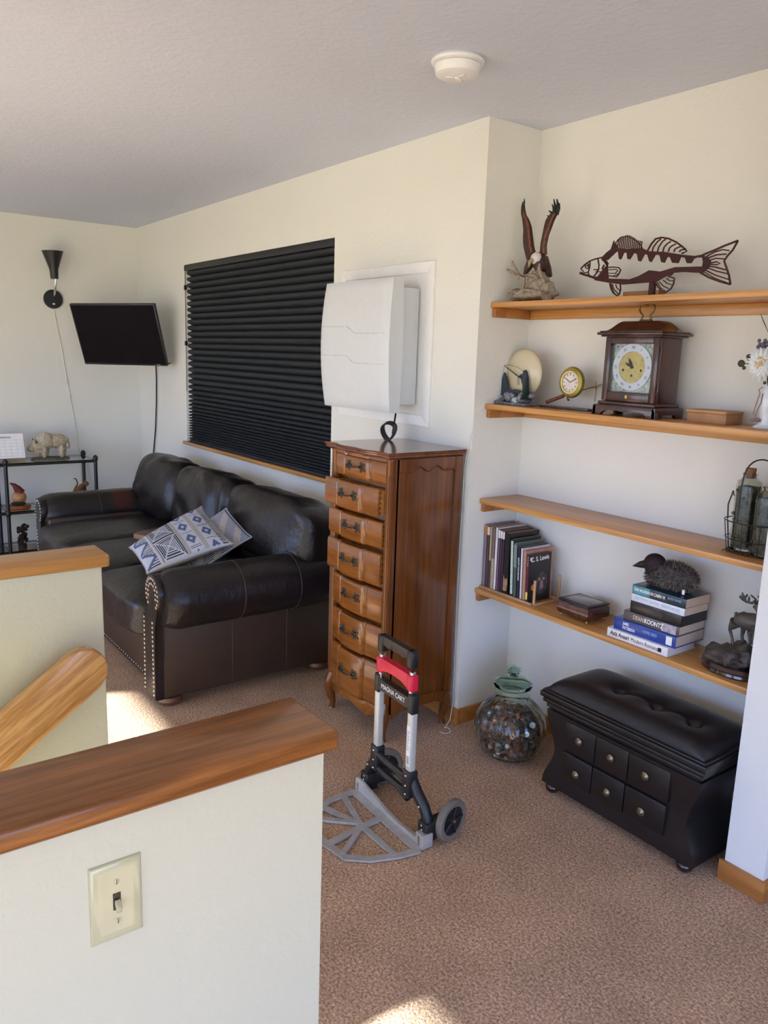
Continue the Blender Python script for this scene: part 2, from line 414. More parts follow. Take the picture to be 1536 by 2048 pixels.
def arm(cx, sgn, name='arm'):
    # cx centre of roll, sgn +1 outer side towards +x
    m = MB()
    x0, x1 = cx-.155*sgn, cx+.0*sgn
    m.mi = 2; m.box(min(x0, x1)-o.x, max(x0, x1)-o.x, SYF+.02-o.y, SYB-.01-o.y, .05, .50, bev=.012); m.mi = 0
    rings = []
    N = 30
    for i in range(N+1):
        t = i/N; y = SYF+.012+t*(SYB-SYF-.02); e = 1
        if i < 3: e = (.80, .93, .99)[i]
        if i > N-2: e = .93
        ring = []
        for k in range(36):
            a = k*2*PI/36
            rr = .128*e*(1+.018*noise.noise(Vector((math.cos(a)*2, math.sin(a)*2, y*9)))+.010*noise.noise(Vector((math.cos(a)*6, y*30, math.sin(a)*5))))
            if i < 4: rr *= 1+.03*math.sin(a*14)*(4-i)/4
            ring.append((cx+sgn*.008+rr*1.02*math.cos(a)-o.x, y-o.y, .502+rr*math.sin(a)*1.02))
        rings.append(ring)
    m.ring_loft(rings)
    m.mi = 1
    for y in (1.48, 1.76):
        m.tube([(cx+sgn*.008+.132*math.cos(k*2*PI/30)-o.x, y-o.y, .502+.132*math.sin(k*2*PI/30)) for k in range(30)], .0022, 5, closed=True)
        m.tube([(x1+sgn*.001-o.x, y-o.y, .37), (x1+sgn*.001-o.x, y-o.y, .06)], .0015, 5)
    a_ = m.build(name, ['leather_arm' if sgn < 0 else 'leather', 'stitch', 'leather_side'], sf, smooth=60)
    # keyhole front panel
    m = MB(); P = []
    c = (cx-.02*sgn, .530); R = .085
    for k in range(25):
        t = -PI*.30+(PI*1.60)*k/24; P.append((c[0]+R*math.cos(t), c[1]+R*math.sin(t)))
    P += [(cx-.13, .42) if False else (cx-.02*sgn-.055, .40), (cx-.02*sgn-.06, .05), (cx-.02*sgn+.06, .05), (cx-.02*sgn+.055, .40)]
    if sgn > 0: P[-3] = (cx-.150, .05); P[-4] = (cx-.125, .38); P[-2] = (cx+.0, .05); P[-1] = (cx+.0, .38)
    m.prism([(a-o.x, b_) for a, b_ in P], 'XZ', SYF-.012-o.y, SYF+.03-o.y, bev=.006)
    m.build('arm_front_panel', 'leather', a_, smooth=40)
    q = []
    for k in range(17):
        t = -PI*.25+(PI*1.5)*k/16; q.append((c[0]+(R-.017)*math.cos(t), c[1]+(R-.017)*math.sin(t)))
    xl, xr = (cx-.02*sgn-.04, cx-.02*sgn+.04) if sgn < 0 else (cx-.122, cx-.022)
    for k in range(17):
        z = .40-.33*k/16; q.append((xl-.008*k/16 if sgn > 0 else xl, z)); q.append((xr, z))
    if sgn > 0:
        for k in range(9):
            t = -PI*.1+(PI*1.2)*k/8; q.append((c[0]+(R-.040)*math.cos(t), c[1]+(R-.040)*math.sin(t)))
        for a, z in q: nail(a-o.x, SYF-.012-o.y, z, a_)
    else:
        m = MB()
        for a, z in q: m.ball((a-o.x, SYF-.012-o.y, z), (.0075, .004, .0075), 8, 6)
        m.build('nailhead_trim', 'nail', a_)['kind'] = 'stuff'
    return a_
def leather_arm():
    m, nt, b = base_mat('brown_leather_worn', .36, 0, .5); v = coords(nt)
    f = noise_n(nt, v, 6, 3); c = lin('#161013')
    base = ramp(nt, f, [(.3, [x*.75 for x in c]), (.7, c)])
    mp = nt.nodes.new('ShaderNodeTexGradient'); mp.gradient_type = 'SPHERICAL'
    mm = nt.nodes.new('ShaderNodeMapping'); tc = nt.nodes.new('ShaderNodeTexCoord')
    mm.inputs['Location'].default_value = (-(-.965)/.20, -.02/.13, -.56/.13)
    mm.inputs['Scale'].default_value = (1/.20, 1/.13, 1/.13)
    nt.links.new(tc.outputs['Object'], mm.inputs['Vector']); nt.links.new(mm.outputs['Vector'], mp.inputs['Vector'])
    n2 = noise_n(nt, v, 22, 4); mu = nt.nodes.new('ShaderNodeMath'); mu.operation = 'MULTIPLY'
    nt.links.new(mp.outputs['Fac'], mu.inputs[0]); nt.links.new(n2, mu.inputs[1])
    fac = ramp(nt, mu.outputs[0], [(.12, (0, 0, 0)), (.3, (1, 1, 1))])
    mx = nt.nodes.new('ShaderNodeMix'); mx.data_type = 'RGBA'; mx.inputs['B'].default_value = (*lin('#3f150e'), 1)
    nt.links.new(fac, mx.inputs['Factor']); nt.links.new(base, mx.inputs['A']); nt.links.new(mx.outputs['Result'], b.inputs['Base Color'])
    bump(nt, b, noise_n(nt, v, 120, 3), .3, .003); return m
M['leather_arm'] = leather_arm()
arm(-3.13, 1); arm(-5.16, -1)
for i in range(3):
    w = .60; x0 = -5.03+.592*i
    m = MB()
    def fn(q, g, s_=i):
        n = noise.noise(Vector((q.x*7+s_*9, q.y*7, q.z*7)))*.007
        fr = max(0, -q.y-.28)
        r = abs(noise.noise(Vector((q.x*26+s_, q.z*3, 3))))*.02*min(1, fr/.08)
        z = q.z+n+(.018 if q.z > 0 else 0)*(1-(q.x/.3)**2)*(1-(q.y/.4)**2)-r*.5
        return Vector((q.x, q.y-r, z))
    m.puff((x0+w/2-o.x, 1.455-o.y, .385), (w/2+.003, .385, .098), 22, 6.5, fn)
    m.build('seat_cushion', 'leather', sf, smooth=70)
bx = [(-5.30, -4.60), (-4.62, -3.85), (-3.87, -3.03)]
for i, (x0, x1) in enumerate(bx):
    m = MB(); R = Matrix.Rotation(math.radians(-11), 3, 'X')
    def fn(q, g, s_=i):
        w_ = (x1-x0)/2; u = q.x/w_; v = q.z/.2
        # folds that fan out of the lower inner corners
        a = math.atan2(q.z+.24, abs(q.x-w_*(-.9 if s_ != 1 else .9)))
        fold = math.sin(a*15+s_*2+noise.noise(q*6)*2.5)*.011*max(0, 1-abs(v)*.35)
        front = 1 if q.y < 0 else .2
        n = noise.noise(Vector((q.x*5+s_*7, q.y*5, q.z*5)))*.016
        crown = (-.035*(1-u*u)*(1-v*v*.6)) if q.y < 0 else 0
        return Vector((q.x, q.y+crown+(fold*front)+n, q.z+.012*noise.noise(Vector((q.x*9, s_, 0)))))
    zc = .652 if i < 2 else .690; hz = .208 if i < 2 else .172
    m.puff(((x0+x1)/2-o.x, 1.895-o.y, zc), ((x1-x0)/2, .135, hz), 26, 4.2, fn, R)
    m.build('back_cushion', 'leather', sf, smooth=70)
for x, y in ((-3.19, 1.20), (-3.19, 1.97), (-5.12, 1.20), (-5.12, 1.97)):
    m = MB(); m.lathe([(.03, 0), (.048, .008), (.058, .025), (.055, .042), (.04, .05)], (x-o.x, y-o.y, 0), 28); m.build('bun_foot', 'foot', sf)

# patterned throw pillows --------------------------------------------------
M['pl_white'] = plain('pillow_white_yarn', '#b6b7bf', .9, var=.1, vs=200)
M['pl_blue'] = plain('pillow_slate_blue', '#4a5a7c', .9, var=.15, vs=200)
M['pl_dark'] = plain('pillow_navy', '#262c3c', .9, var=.15)
M['pl_beige'] = plain('pillow_beige_fringe', '#a19b94', .95, var=.2, vs=260)
def patt(u, v):
    def tri(t): return abs((t % 1)-.5)*2
    if u < .02 or u > .98 or v < .015 or v > .985: return 0
    if u < .19:
        t = v*2.5; k = tri(t)
        if abs(k-u/.19) < .16: return 1
        if k < u/.19: return 2 if (v*26) % 1 < .4 else 0
        return 0
    if u < .225: return 3 if u > .215 else 0
    if u < .50:
        a = (u-.225)/.275; t = v*2.0; k = (t % 1)
        if abs(k) < .035 or k > .965: return 2
        if abs(k-.07) < .018: return 0
        dd = max(abs(a-.5), abs(k-.5)*1.0); x = abs(a-.5)-abs(k-.5)
        s_ = abs(a-.5) if x > 0 else abs(k-.5)
        if abs(x) < .035: return 0
        return 2 if (s_*13) % 1 < .45 else 0
    if u < .545 or .70 < u < .755: return 3
    if u < .70 or .755 <= u < .91:
        a = (u-.545)/.155 if u < .70 else (u-.755)/.155
        t = v*3.2+(.2 if u > .7 else 0); k = (t % 1)
        r = abs(a-.5)+abs(k-.42)*1.1
        if r < .13: return 0
        if r < .40: return 1
        if k > .88 and abs(a-.5) < .42: return 2 if (k*26) % 1 < .5 else 0
        return 0
    return 2 if (v*34) % 1 < .35 and u < .97 else (3 if u < .93 else 0)
def pillow(label, A, B, Cc, D, thick, pf, seed):
    A, B, Cc, D = Vector(A), Vector(B), Vector(Cc), Vector(D)
    ctr = (A+B+Cc+D)/4; nz = (Cc-A+D-B).cross(B-A+D-Cc).normalized()
    if nz.y > 0: nz = -nz
    t = thing('throw_pillow', label, 'pillow', ctr, 0, None)
    nu, nv = 150, 120
    m = MB()
    def P(i, j, sd):
        u, v = i/nu, j/nv; a, b_ = 2*u-1, 2*v-1
        k = ((1-abs(a)**2.6)*(1-abs(b_)**2.6)); k = max(0, k)**.5
        ia = a*(1-.06*(1-abs(b_)**4)*abs(a)**3); ib = b_*(1-.06*(1-abs(a)**4)*abs(b_)**3)
        s_, r_ = (ia+1)/2, (ib+1)/2
        w = thick*k*(1+.15*noise.noise(Vector((a*2, b_*2, seed))))
        return A*(1-s_)*(1-r_)+B*(1-s_)*r_+Cc*s_*(1-r_)+D*s_*r_-ctr+nz*(w*sd)
    for sd in (1, -1):
        V = [[m._v(P(i, j, sd)) for j in range(nv+1)] for i in range(nu+1)]
        for i in range(nu):
            for j in range(nv):
                m.mi = pf((i+.5)/nu, (j+.5)/nv) if sd > 0 else 3
                m.face([V[i][j], V[i+1][j], V[i+1][j+1], V[i][j+1]])
    bmesh.ops.remove_doubles(m.bm, verts=m.bm.verts, dist=.0004)
    m.build('pillow_cover', ['pl_white', 'pl_blue', 'pl_dark', 'pl_beige'], t, smooth=80)
    m = MB(); E = []
    for (i0, j0, i1, j1) in ((0, 0, nu, 0), (nu, 0, nu, nv), (nu, nv, 0, nv), (0, nv, 0, 0)):
        for k in range(20): E.append(P(i0+(i1-i0)*k/20, j0+(j1-j0)*k/20, 0))
    m.tube(E, .004, 6, closed=True); m.build('piping', 'pl_beige', t)
    return t
pillow('front blue and white patterned throw pillow lying against the near sofa arm', (-3.92, 1.28, .545), (-3.45, 1.205, .53), (-3.88, 1.66, .735), (-3.37, 1.60, .645), .052, patt, 1)
pillow('patterned throw pillow behind the front one, only its right corner showing', (-3.84, 1.46, .565), (-3.44, 1.44, .50), (-3.68, 1.71, .755), (-3.40, 1.715, .660), .024, lambda u, v: (3 if ((u*3+v*2) % 1) < .4 else (2 if (v*30) % 1 < .4 else 0)) if .04 < u < .96 else 1, 5)
t = thing('wooden_tray', 'flat reddish brown tray lying on the sofa seat behind the patterned pillows', 'tray', (-4.13, 1.56, .506), .35)
m = MB(); m.box(-.15, .15, -.10, .10, 0, .045, bev=.012); m.build('tray_body', plain('red_brown_wood', '#5a2f22', .4), t)
m = MB(); m.box(-.152, .152, -.103, -.098, .008, .034, bev=.002); m.build('edge_trim', plain('tan_wood_edge', '#9a7652', .5), t)

# ---------------------------------------------------------------- chest of drawers
cd = thing('chest_of_drawers', 'tall narrow cherry chest with seven serpentine drawers beside the niche', 'chest of drawers', (-2.58, 1.95, 0))
o = Vector((-2.58, 1.95, 0))
cx0, cx1, cyf, cyb = -2.785-o.x, -2.368-o.x, 1.785-o.y, 2.135-o.y
m = MB(); m.box(cx0, cx1, cyf+.02, cyb, .12, 1.165, bev=.002)
m.box(cx0, cx0+.02, cyf, cyf+.03, .12, 1.165); m.box(cx1-.03, cx1, cyf, cyf+.03, .12, 1.165)
m.build('case', 'chest', cd)
def prof(t, bulge):   # serpentine front line, t 0..1 left to right, returns forward offset
    b_ = bulge*.62*(.15+.85*math.sin(PI*t)**1.4)
    for g in (.27, .73):
        b_ -= .008*math.exp(-((t-g)/.016)**2)
    if t < .27 or t > .73: b_ -= .006
    return b_
def front(z0, z1, bulge, xo0, xo1, yo, m, lip=.006):
    nt_ = 64; rings = []
    zr = [(z0, lip), (z0+.004, lip*.25), (z0+.010, 0), (z0+.013, -.0015), (z1-.013, -.0015), (z1-.010, 0), (z1-.004, lip*.25), (z1, lip)]
    rows = []
    for z, back in zr:
        rows.append([(xo0+(xo1-xo0)*k/nt_, yo-prof(k/nt_, bulge)+back, z) for k in range(nt_+1)])
    V = [[m._v(p) for p in r] for r in rows]
    for a, b_ in zip(V, V[1:]):
        for k in range(nt_): m.face([a[k], a[k+1], b_[k+1], b_[k]])
    bk = [[m._v((r[0][0], yo+.012, r[0][2])) for r in (rows[0], rows[-1])], [m._v((r[-1][0], yo+.012, r[0][2])) for r in (rows[0], rows[-1])]]
    m.face([V[i][0] for i in range(8)]+[bk[0][1], bk[0][0]]); m.face([V[i][-1] for i in range(8)]+[bk[1][1], bk[1][0]])
    m.face(V[0]+[bk[1][0], bk[0][0]]); m.face(V[-1]+[bk[1][1], bk[0][1]]); m.face([bk[0][0], bk[0][1], bk[1][1], bk[1][0]])
DZ = [(1.068, 1.150, .016, .006), (.945, 1.043, .018, .040), (.815, .909, .022, .018), (.662, .782, .027, .022), (.508, .629, .032, .006), (.346, .474, .040, .004), (.150, .318, .046, .003)]
dx0, dx1 = cx0-.004, cx1-.038
for i, (z0, z1, bl, pull) in enumerate(DZ):
    z0 -= .008; z1 += .005 if i else 0
    yo = cyf-pull
    m = MB(); front(z0, z1, bl, dx0, dx1, yo, m)
    dr = m.build('drawer', 'chest_x', cd, smooth=30)
    m = MB(); m.box(dx0+.01, dx1-.004, yo+.010, yo+.30, z0+.008, z1-.008)
    m.mi = 1
    for k in range(5):
        z = z0+.016+(z1-z0-.032)*k/4; m.box(dx1-.006, dx1-.002, yo+.014, yo+.019, z-.004, z+.004, bev=.001)
    m.build('drawer_box', ['chest_in', 'black_wood'], dr, smooth=20)
    xc = (dx0+dx1)/2+.0; zc = (z0+z1)/2+.008; yy = yo-prof(.5, bl)
    m = MB()
    for sx in (-1, 1):
        xx = xc+sx*.045; y2 = yo-prof(.5+sx*.045/(dx1-dx0), bl)
        m.ball((xx, y2-.003, zc), (.009, .004, .009), 10, 8)
        for a in range(5):
            t = a*2*PI/5+.3+sx*.4; m.ball((xx+.014*math.cos(t), y2-.002, zc+.015*math.sin(t)), (.0088, .004, .0072), 8, 6)
        m.ball((xx+sx*.018, y2-.002, zc-.012), (.008, .003, .004), 8, 6); m.cyl((xx, y2, zc), (xx, y2-.016, zc), .003, n=8)
    m.tube([(xc+.045*math.cos(t)*1.0, yy-.017-.004*math.sin(t), zc+.004-.006*math.sin(t)) for t in [PI*k/12 for k in range(13)]], [.002+.0018*math.sin(PI*k/12) for k in range(13)], 8)
    m.build('drawer_pull', 'antique', dr)
# writing slide with its little knob
m = MB(); front(1.152, 1.164, .018, dx0, dx1, cyf-.004, m, .002); sl = m.build('pull_out_slide', 'chest_x', cd)
m = MB(); m.ball(((dx0+dx1)/2-.05, cyf-.026, 1.157), (.006, .006, .005)); m.build('slide_knob', 'steel', sl)
# serpentine top with moulded edge
def plan(g, bulge=.02):
    P = [(cx0-.012-g, cyb+.005)]
    for k in range(33):
        t = k/32; P.append((cx0-.012-g+(cx1-cx0+.024+2*g)*t, cyf-.018-g-bulge*(.2+.8*math.sin(PI*t)**1.5)-.006*math.cos(t*6*PI)))
    P.append((cx1+.012+g, cyb+.005)); return P
m = MB(); m.ring_loft([[(a, b_, z) for a, b_ in plan(g)] for g, z in ((-.012, 1.164), (-.004, 1.169), (.002, 1.174), (.002, 1.179), (.006, 1.182), (.007, 1.187), (.003, 1.192))])
m.build('top', wood('cherry_top', '#7d4a2e', '#4f2818', 'X', .9, .2, .6, .05, .8), cd, smooth=30)
for x in (cx1-.018, cx0+.012):
    m = MB(); m.lathe([(.019*(1), .135), (.019, 1.155), (.021, 1.158), (.021, 1.165)], (x, cyf+.008, 0), 40, lobes=0); 
    for k in range(5):
        a = -PI/2+(k-2)*.42; m.tube([(x+.0195*math.cos(a), cyf+.008+.0195*math.sin(a), .2), (x+.0195*math.cos(a), cyf+.008+.0195*math.sin(a), 1.10)], .0016, 6)
    m.build('corner_column', 'chest', cd)
# side panel mouldings
m = MB()
m.box(cx1, cx1+.006, cyb-.04, cyb, .12, 1.165, bev=.002)
sc = [(cyf+.03, 1.165), (cyf+.03, 1.115)]
for k in range(41):
    t = k/40; sc.append((cyf+.035+(cyb-.04-cyf-.035)*t, 1.118+.012*math.cos(t*6*PI)*math.sin(PI*t)-.012*(abs(t-.5)*2)**2+.006))
sc += [(cyb-.04, 1.115), (cyb-.04, 1.165)]
m.prism(sc, 'YZ', cx1, cx1+.006, bev=.0015)
m.tube([(cx1+.006, a, b_) for a, b_ in sc[1:-1]], .0022, 6)
ap = [(cyf+.03, .19), (cyf+.03, .10)]
for k in range(31):
    t = k/30; ap.append((cyf+.04+(cyb-.05-cyf-.04)*t, .105+.03*math.sin(PI*t)+.008*math.sin(3*PI*t)))
ap += [(cyb-.04, .10), (cyb-.04, .16)]
m.prism(ap, 'YZ', cx1, cx1+.008, bev=.0015)
m.build('side_moulding', 'chest', cd)
m = MB(); rows = []
for z, f in ((.145, .004), (.135, -.004), (.12, 0), (.10, .004)):
    rows.append([(cx0-.004+(cx1-cx0+.004)*k/48, cyf-.002-prof(k/48, .052)+f, z if z > .11 else .085+.03*abs(math.cos(PI*k/48*2))*(1 if k in range(8, 41) else .2)) for k in range(49)])
rows.append([(a, b_+.02, c_) for a, b_, c_ in rows[-1]])
V = [[m._v(p) for p in r] for r in rows]
for a, b_ in zip(V, V[1:]):
    for k in range(48): m.face([a[k], a[k+1], b_[k+1], b_[k]])
m.build('front_apron', 'chest_x', cd, smooth=40)
for sx, sy in ((1, -1), (-1, -1), (1, 1), (-1, 1)):
    x = (cx1-.02) if sx > 0 else (cx0+.015); y = (cyf+.008) if sy < 0 else cyb-.025
    m = MB(); m.tube([(x, y, .17), (x+.006*sx, y+.007*sy, .13), (x+.010*sx, y+.010*sy, .10), (x+.004*sx, y+.004*sy, .06), (x-.002*sx, y-.002*sy, .03), (x, y, .012), (x+.001*sx, y+.001*sy, 0)], [.021, .027, .026, .019, .013, .013, .016], 16)
    m.build('leg', 'chest', cd, smooth=60)

# wall box and cord --------------------------------------------------------
wb = thing('wall_box', 'large off-white plastic box mounted on the white frame above the chest', 'wall box', (-2.95, 2.05, 1.59))
ox, oy, oz = -2.95, 2.05, 1.59
m = MB(); m.box(-3.17-ox, -2.705-ox, 2.0-oy, YB-.013-oy, 1.345-oz, 1.835-oz, bev=.006)
m.box(-3.172-ox, -2.7035-ox, 2.06-oy, 2.145-oy, 1.435-oz, 1.437-oz); m.box(-3.172-ox, -2.7035-ox, 2.06-oy, 2.145-oy, 1.75-oz, 1.752-oz)
m.build('back_housing', 'boxwhite', wb)
m = MB(); NX, NZ = 20, 28
def cov(i, j, back=0):
    u = i/NX*2-1; v = j/NZ*2-1
    hw_ = .258+.010*(1-v*v); hh = .277
    yb = 1.985-.022*(1-v*v)-.004*(1-u*u)
    ed = max(abs(u), abs(v)); 
    if ed > .93: yb += .010*((ed-.93)/.07)**2
    return (-2.942+hw_*u-ox, (2.045 if back else yb)-oy, hh*v+.0)
Vf = [[m._v(cov(i, j)) for j in range(NZ+1)] for i in range(NX+1)]
for i in range(NX):
    for j in range(NZ): m.face([Vf[i][j], Vf[i+1][j], Vf[i+1][j+1], Vf[i][j+1]])
edge = [(i, 0) for i in range(NX)]+[(NX, j) for j in range(NZ)]+[(i, NZ) for i in range(NX, 0, -1)]+[(0, j) for j in range(NZ, 0, -1)]
Vb = [m._v(cov(i, j, 1)) for i, j in edge]; n = len(edge)
for k in range(n):
    a, b_ = edge[k], edge[(k+1) % n]; m.face([Vf[a[0]][a[1]], Vf[b_[0]][b_[1]], Vb[(k+1) % n], Vb[k]])
m.face(Vb)
cv = m.build('front_cover', 'boxwhite', wb, smooth=32)
m = MB()
for zc, in ((1.672,), (1.545,)):
    P = []
    for x, dz in ((-3.185, 0), (-3.0, 0), (-2.975, 0), (-2.915, -.03), (-2.85, -.03), (-2.70, -.03)):
        z = zc+dz; v = (z-oz)/.277; u = (x+2.942)/.27
        P.append((x-ox, 1.985-.022*(1-v*v)-.004*(1-u*u)-oy-.0006, z-oz))
    m.tube(P, .0020, 6)
m.build('embossed_line', plain('cover_groove', '#cfcfcc', .6), cv)
pc = thing('power_cord', 'black power cord hanging from the wall box and coiled on the chest', 'cord', (-2.75, 2.07, 1.194))
m = MB(); B_ = []
for k in range(11):
    t = k/10; B_.append((-.045+.05*t, .045-.05*t*1.1, .13-.105*t))
m.tube(B_, .0042, 8)
for q in range(3):
    m.tube([(.0+.020*math.cos(a)+.012*q, -.02-.016*q+.018*math.cos(a)+.006*math.sin(a*2), .040+.037*math.sin(a)-q*.003) for a in [k*2*PI/24 for k in range(24)]], .0038, 8, closed=True)
m.build('cord_loop', 'blackp', pc)

# ---------------------------------------------------------------- hand truck
ht = thing('folding_hand_truck', 'folding hand truck with red and black handle standing on the carpet', 'hand truck', (-1.93, 1.5, 0), math.radians(-3))
xs = .098
for sx in (-1, 1):
    m = MB(); m.box(sx*xs-.014, sx*xs+.014, -.012, .012, .20, .475, bev=.005, seg=3); rl = m.build('rail', 'alu', ht)
    m = MB(); m.ball((sx*xs+.002, -.013, .44), (.003, .002, .003), 8, 6); m.build('rivet', 'antique', rl)
    m = MB(); m.box(sx*(xs-.009)-.009, sx*(xs-.009)+.009, -.009, .009, .46, .565, bev=.004, seg=3); m.build('inner_tube', 'steel', ht)
m = MB(); m.box(xs-.009, xs+.011, -.0135, -.0125, .245, .385); m.mi = 1
for k in range(12): m.box(xs-.006+random.uniform(0, .002), xs+.008, -.0139, -.0134, .252+k*.0024, .2530+k*.0024)
for k in range(9): m.box(xs-.006, xs+random.uniform(.002, .008), -.0139, -.0134, .30+k*.008, .3015+k*.008)
lb = m.build('sticker', ['white', 'blackp'], ht, smooth=0); lb['label'] = 'white printed sticker with a bar code'
def yoke(name, mat, z0, z1, zb0, zb1, dx, thick, arch=0, wave=0):
    m = MB()
    for sx in (-1, 1): m.box(sx*dx-.015, sx*dx+.015, -.015, .015, z0, z1, bev=.006, seg=3)
    P = []; n = 18
    for k in range(n+1):
        t = k/n; x = -dx+2*dx*t; P.append((x, zb1-.006*math.sin(PI*t)*0))
    for k in range(n, -1, -1):
        t = k/n; x = -dx+2*dx*t; P.append((x, zb0+arch*(1-abs(2*t-1)**3)-arch+wave*abs(math.sin(t*4*PI))))
    m.prism(P, 'XZ', -thick, thick, bev=.004)
    return m.build(name, mat, ht, smooth=45)
yoke('top_handle', 'blackp', .575, .634, .606, .634, .086, .012, 0, -.005)
yoke('red_grip', 'red', .500, .555, .520, .555, .090, .013, .022, 0)
cb = yoke('lower_crossbar', 'blackp', .425, .492, .440, .478, .099, .013)
text('lettering', 'MAGNA CART', .024, 'white', cb, (-.070, -.0136, .459), (PI/2, 0, 0), .0002, .90)
for sx in (-1, 1):
    m = MB()
    m.box(sx*xs-.021, sx*xs+.021, -.018, .018, .135, .228, bev=.005)
    m.tube([(sx*xs, .006, .20), (sx*(xs+.025), .012, .155), (sx*(xs+.062), .018, .118), (sx*(xs+.078), .020, .085), (sx*(xs+.080), .020, .03)], [.018, .020, .019, .019, .021], 14)
    m.box(sx*(xs+.080)-.024, sx*(xs+.080)+.024, -.004, .045, .018, .082, bev=.006)
    m.box(sx*(xs+.080)-.020, sx*(xs+.080)+.024, .03, .10, .035, .085, bev=.008)
    hk = m.build('hinge_bracket', 'blackp', ht, smooth=45)
    for a, z in ((0, .145), (0, .175), (0, .21), (.058, .125), (.078, .07), (.080, .055)):
        m = MB(); m.ball((sx*(xs+a), -.018 if a < .05 else -.003, z), (.0042, .003, .0042), 8, 6); m.build('rivet', 'steel', hk)
    # wheel
    wx = sx*(xs+.100); wy = .100; wz = .070
    W0 = Matrix.Translation((wx, wy, wz)) @ Matrix.Rotation(math.radians(13)*sx, 4, 'Z') @ Matrix.Scale(.946, 4) @ Matrix.Translation((-wx, -wy, -wz))
    m = MB(); m.M = W0; m.lathe([(.052, -.013), (.066, -.014), (.073, -.008), (.074, 0), (.073, .008), (.066, .014), (.052, .013)], (wx, wy, wz), 48, 'X', cap=False); wh = m.build('wheel', 'rubber', ht)
    m = MB(); m.M = W0; m.lathe([(.001, -.010), (.012, -.014), (.014, -.006), (.050, -.006), (.056, -.011), (.056, .011), (.050, .006), (.014, .006), (.012, .014), (.001, .010)], (wx, wy, wz), 40, 'X')
    for k in range(5):
        a = k*2*PI/5; m.tube([(wx+.007, wy+.012*math.cos(a), wz+.012*math.sin(a)), (wx+.007, wy+.052*math.cos(a), wz+.052*math.sin(a))], .006, 6)
    m.build('hub', 'blackp', wh, smooth=45)
    m = MB(); m.M = W0; m.cyl((wx-sx*.03, wy, wz), (wx+sx*.017, wy, wz), .006, n=12); m.build('axle_bolt', 'steel', wh)
m = MB()
for z0, z1, y in ((.175, .215, -.006), (.125, .16, -.004)):
    m.tube([(-xs, y, z1-.01), (-.03, y, (z0+z1)/2), (.03, y, (z0+z1)/2), (xs, y, z0)], .012, 10)
    m.box(-xs, xs, y-.008, y+.008, (z0+z1)/2-.012, (z0+z1)/2+.012, bev=.004)
m.build('cross_brace', 'blackp', ht, smooth=45)
# toe plate, cast with ribs
m = MB(); T = .006
out = [(-.195, -.03), (-.19, -.13), (-.15, -.215), (-.07, -.265), (.02, -.270), (.12, -.250), (.165, -.19), (.195, -.10), (.205, -.03)]
rz_ = [0]
def ribbon(P, w): rz_[0] += .00035; m.strip(P, w, 'XY', .004-rz_[0]*.3, .004+T+rz_[0])
ribbon(out, .026); ribbon([(-.2, -.03), (.205, -.03)], .034)
ribbon([(-.01, -.03), (.03, -.265)], .026); ribbon([(-.01, -.12), (-.17, -.18)], .022); ribbon([(-.01, -.12), (-.185, -.08)], .020)
ribbon([(-.01, -.12), (.19, -.11)], .020); ribbon([(.0, -.12), (.10, -.25)], .018); ribbon([(-.01, -.11), (-.12, -.24)], .018)
m.build('toe_plate', 'castalu', ht, smooth=0)
m = MB(); m.prism([(-.205, .055), (-.165, .055), (-.02, .028), (.06, .022), (.165, .03), (.205, .038), (.205, .004), (-.205, .004)], 'XZ', -.018, -.006, bev=.002)
for sx in (-1, 1): m.box(sx*.188-.020, sx*.188+.020, -.020, .022, .004, .052, bev=.003)
fl = m.build('plate_flange', 'castalu', ht, smooth=0)
for sx in (-1, 1):
    m = MB(); m.box(sx*.188-.004, sx*.188+.004, -.023, -.019, .012, .045, bev=.002); m.build('latch', 'steel', fl)

M['pewter'] = plain('antique_pewter', '#8c8069', .35, .9, var=.1)
# ---------------------------------------------------------------- storage bench
sb = thing('storage_bench', 'black storage bench with six fake drawers and a tufted padded lid', 'bench', (-1.46, 2.2, 0))
o = Vector((-1.46, 2.2, 0)); X0, X1, Y0, Y1 = -.303, .295, -.125, .135
m = MB(); rings = []
for k in range(15):
    t = k/14; z = .038+.285*t; e = .018*math.cos(2*PI*t)-.010; e = e*(1 if t > .5 else 1.15)
    f = .005*math.cos(2*PI*t)
    rings.append([(X0-e, Y0-f, z), (X1+e, Y0-f, z), (X1+e, Y1+f, z), (X0-e, Y1+f, z)])
m.ring_loft(rings); m.build('case', 'black_wood', sb, smooth=50)
m = MB()
for z0, z1, g in ((.322, .334, -.002), (.334, .346, .010), (.346, .352, .007), (.352, .366, .020), (.366, .372, .016), (.372, .392, .028), (.392, .400, .022)):
    m.box(X0-g, X1+g, Y0-g, Y1+min(g, .01), z0, z1, bev=.003)
m.build('lid_moulding', 'black_wood', sb)
m = MB(); NU, NV = 72, 36; tf = [(-.104, -.005), (.048, -.005), (.185, -.005)]
def top(i, j):
    u, v = i/NU*2-1, j/NV*2-1; x = (X0+X1)/2+u*(X1-X0+.02)/2; y = (Y0+Y1)/2+v*(Y1-Y0+.02)/2
    z = .402+.045*((1-u**8)*(1-v**6))**.5
    for a, b_ in tf:
        d = math.hypot(x-a, y-b_); z -= .030*math.exp(-(d/.016)**2)+.012*math.exp(-(d/.05)**2)
    for (a, b_), (c_, d_) in zip(tf, tf[1:]):
        if a < x < c_: z -= .005*math.exp(-((y-b_-.012*math.sin((x-a)/(c_-a)*PI))/.008)**2)
    return (x, y, z)
V = [[m._v(top(i, j)) for j in range(NV+1)] for i in range(NU+1)]
for i in range(NU):
    for j in range(NV): m.face([V[i][j], V[i+1][j], V[i+1][j+1], V[i][j+1]])
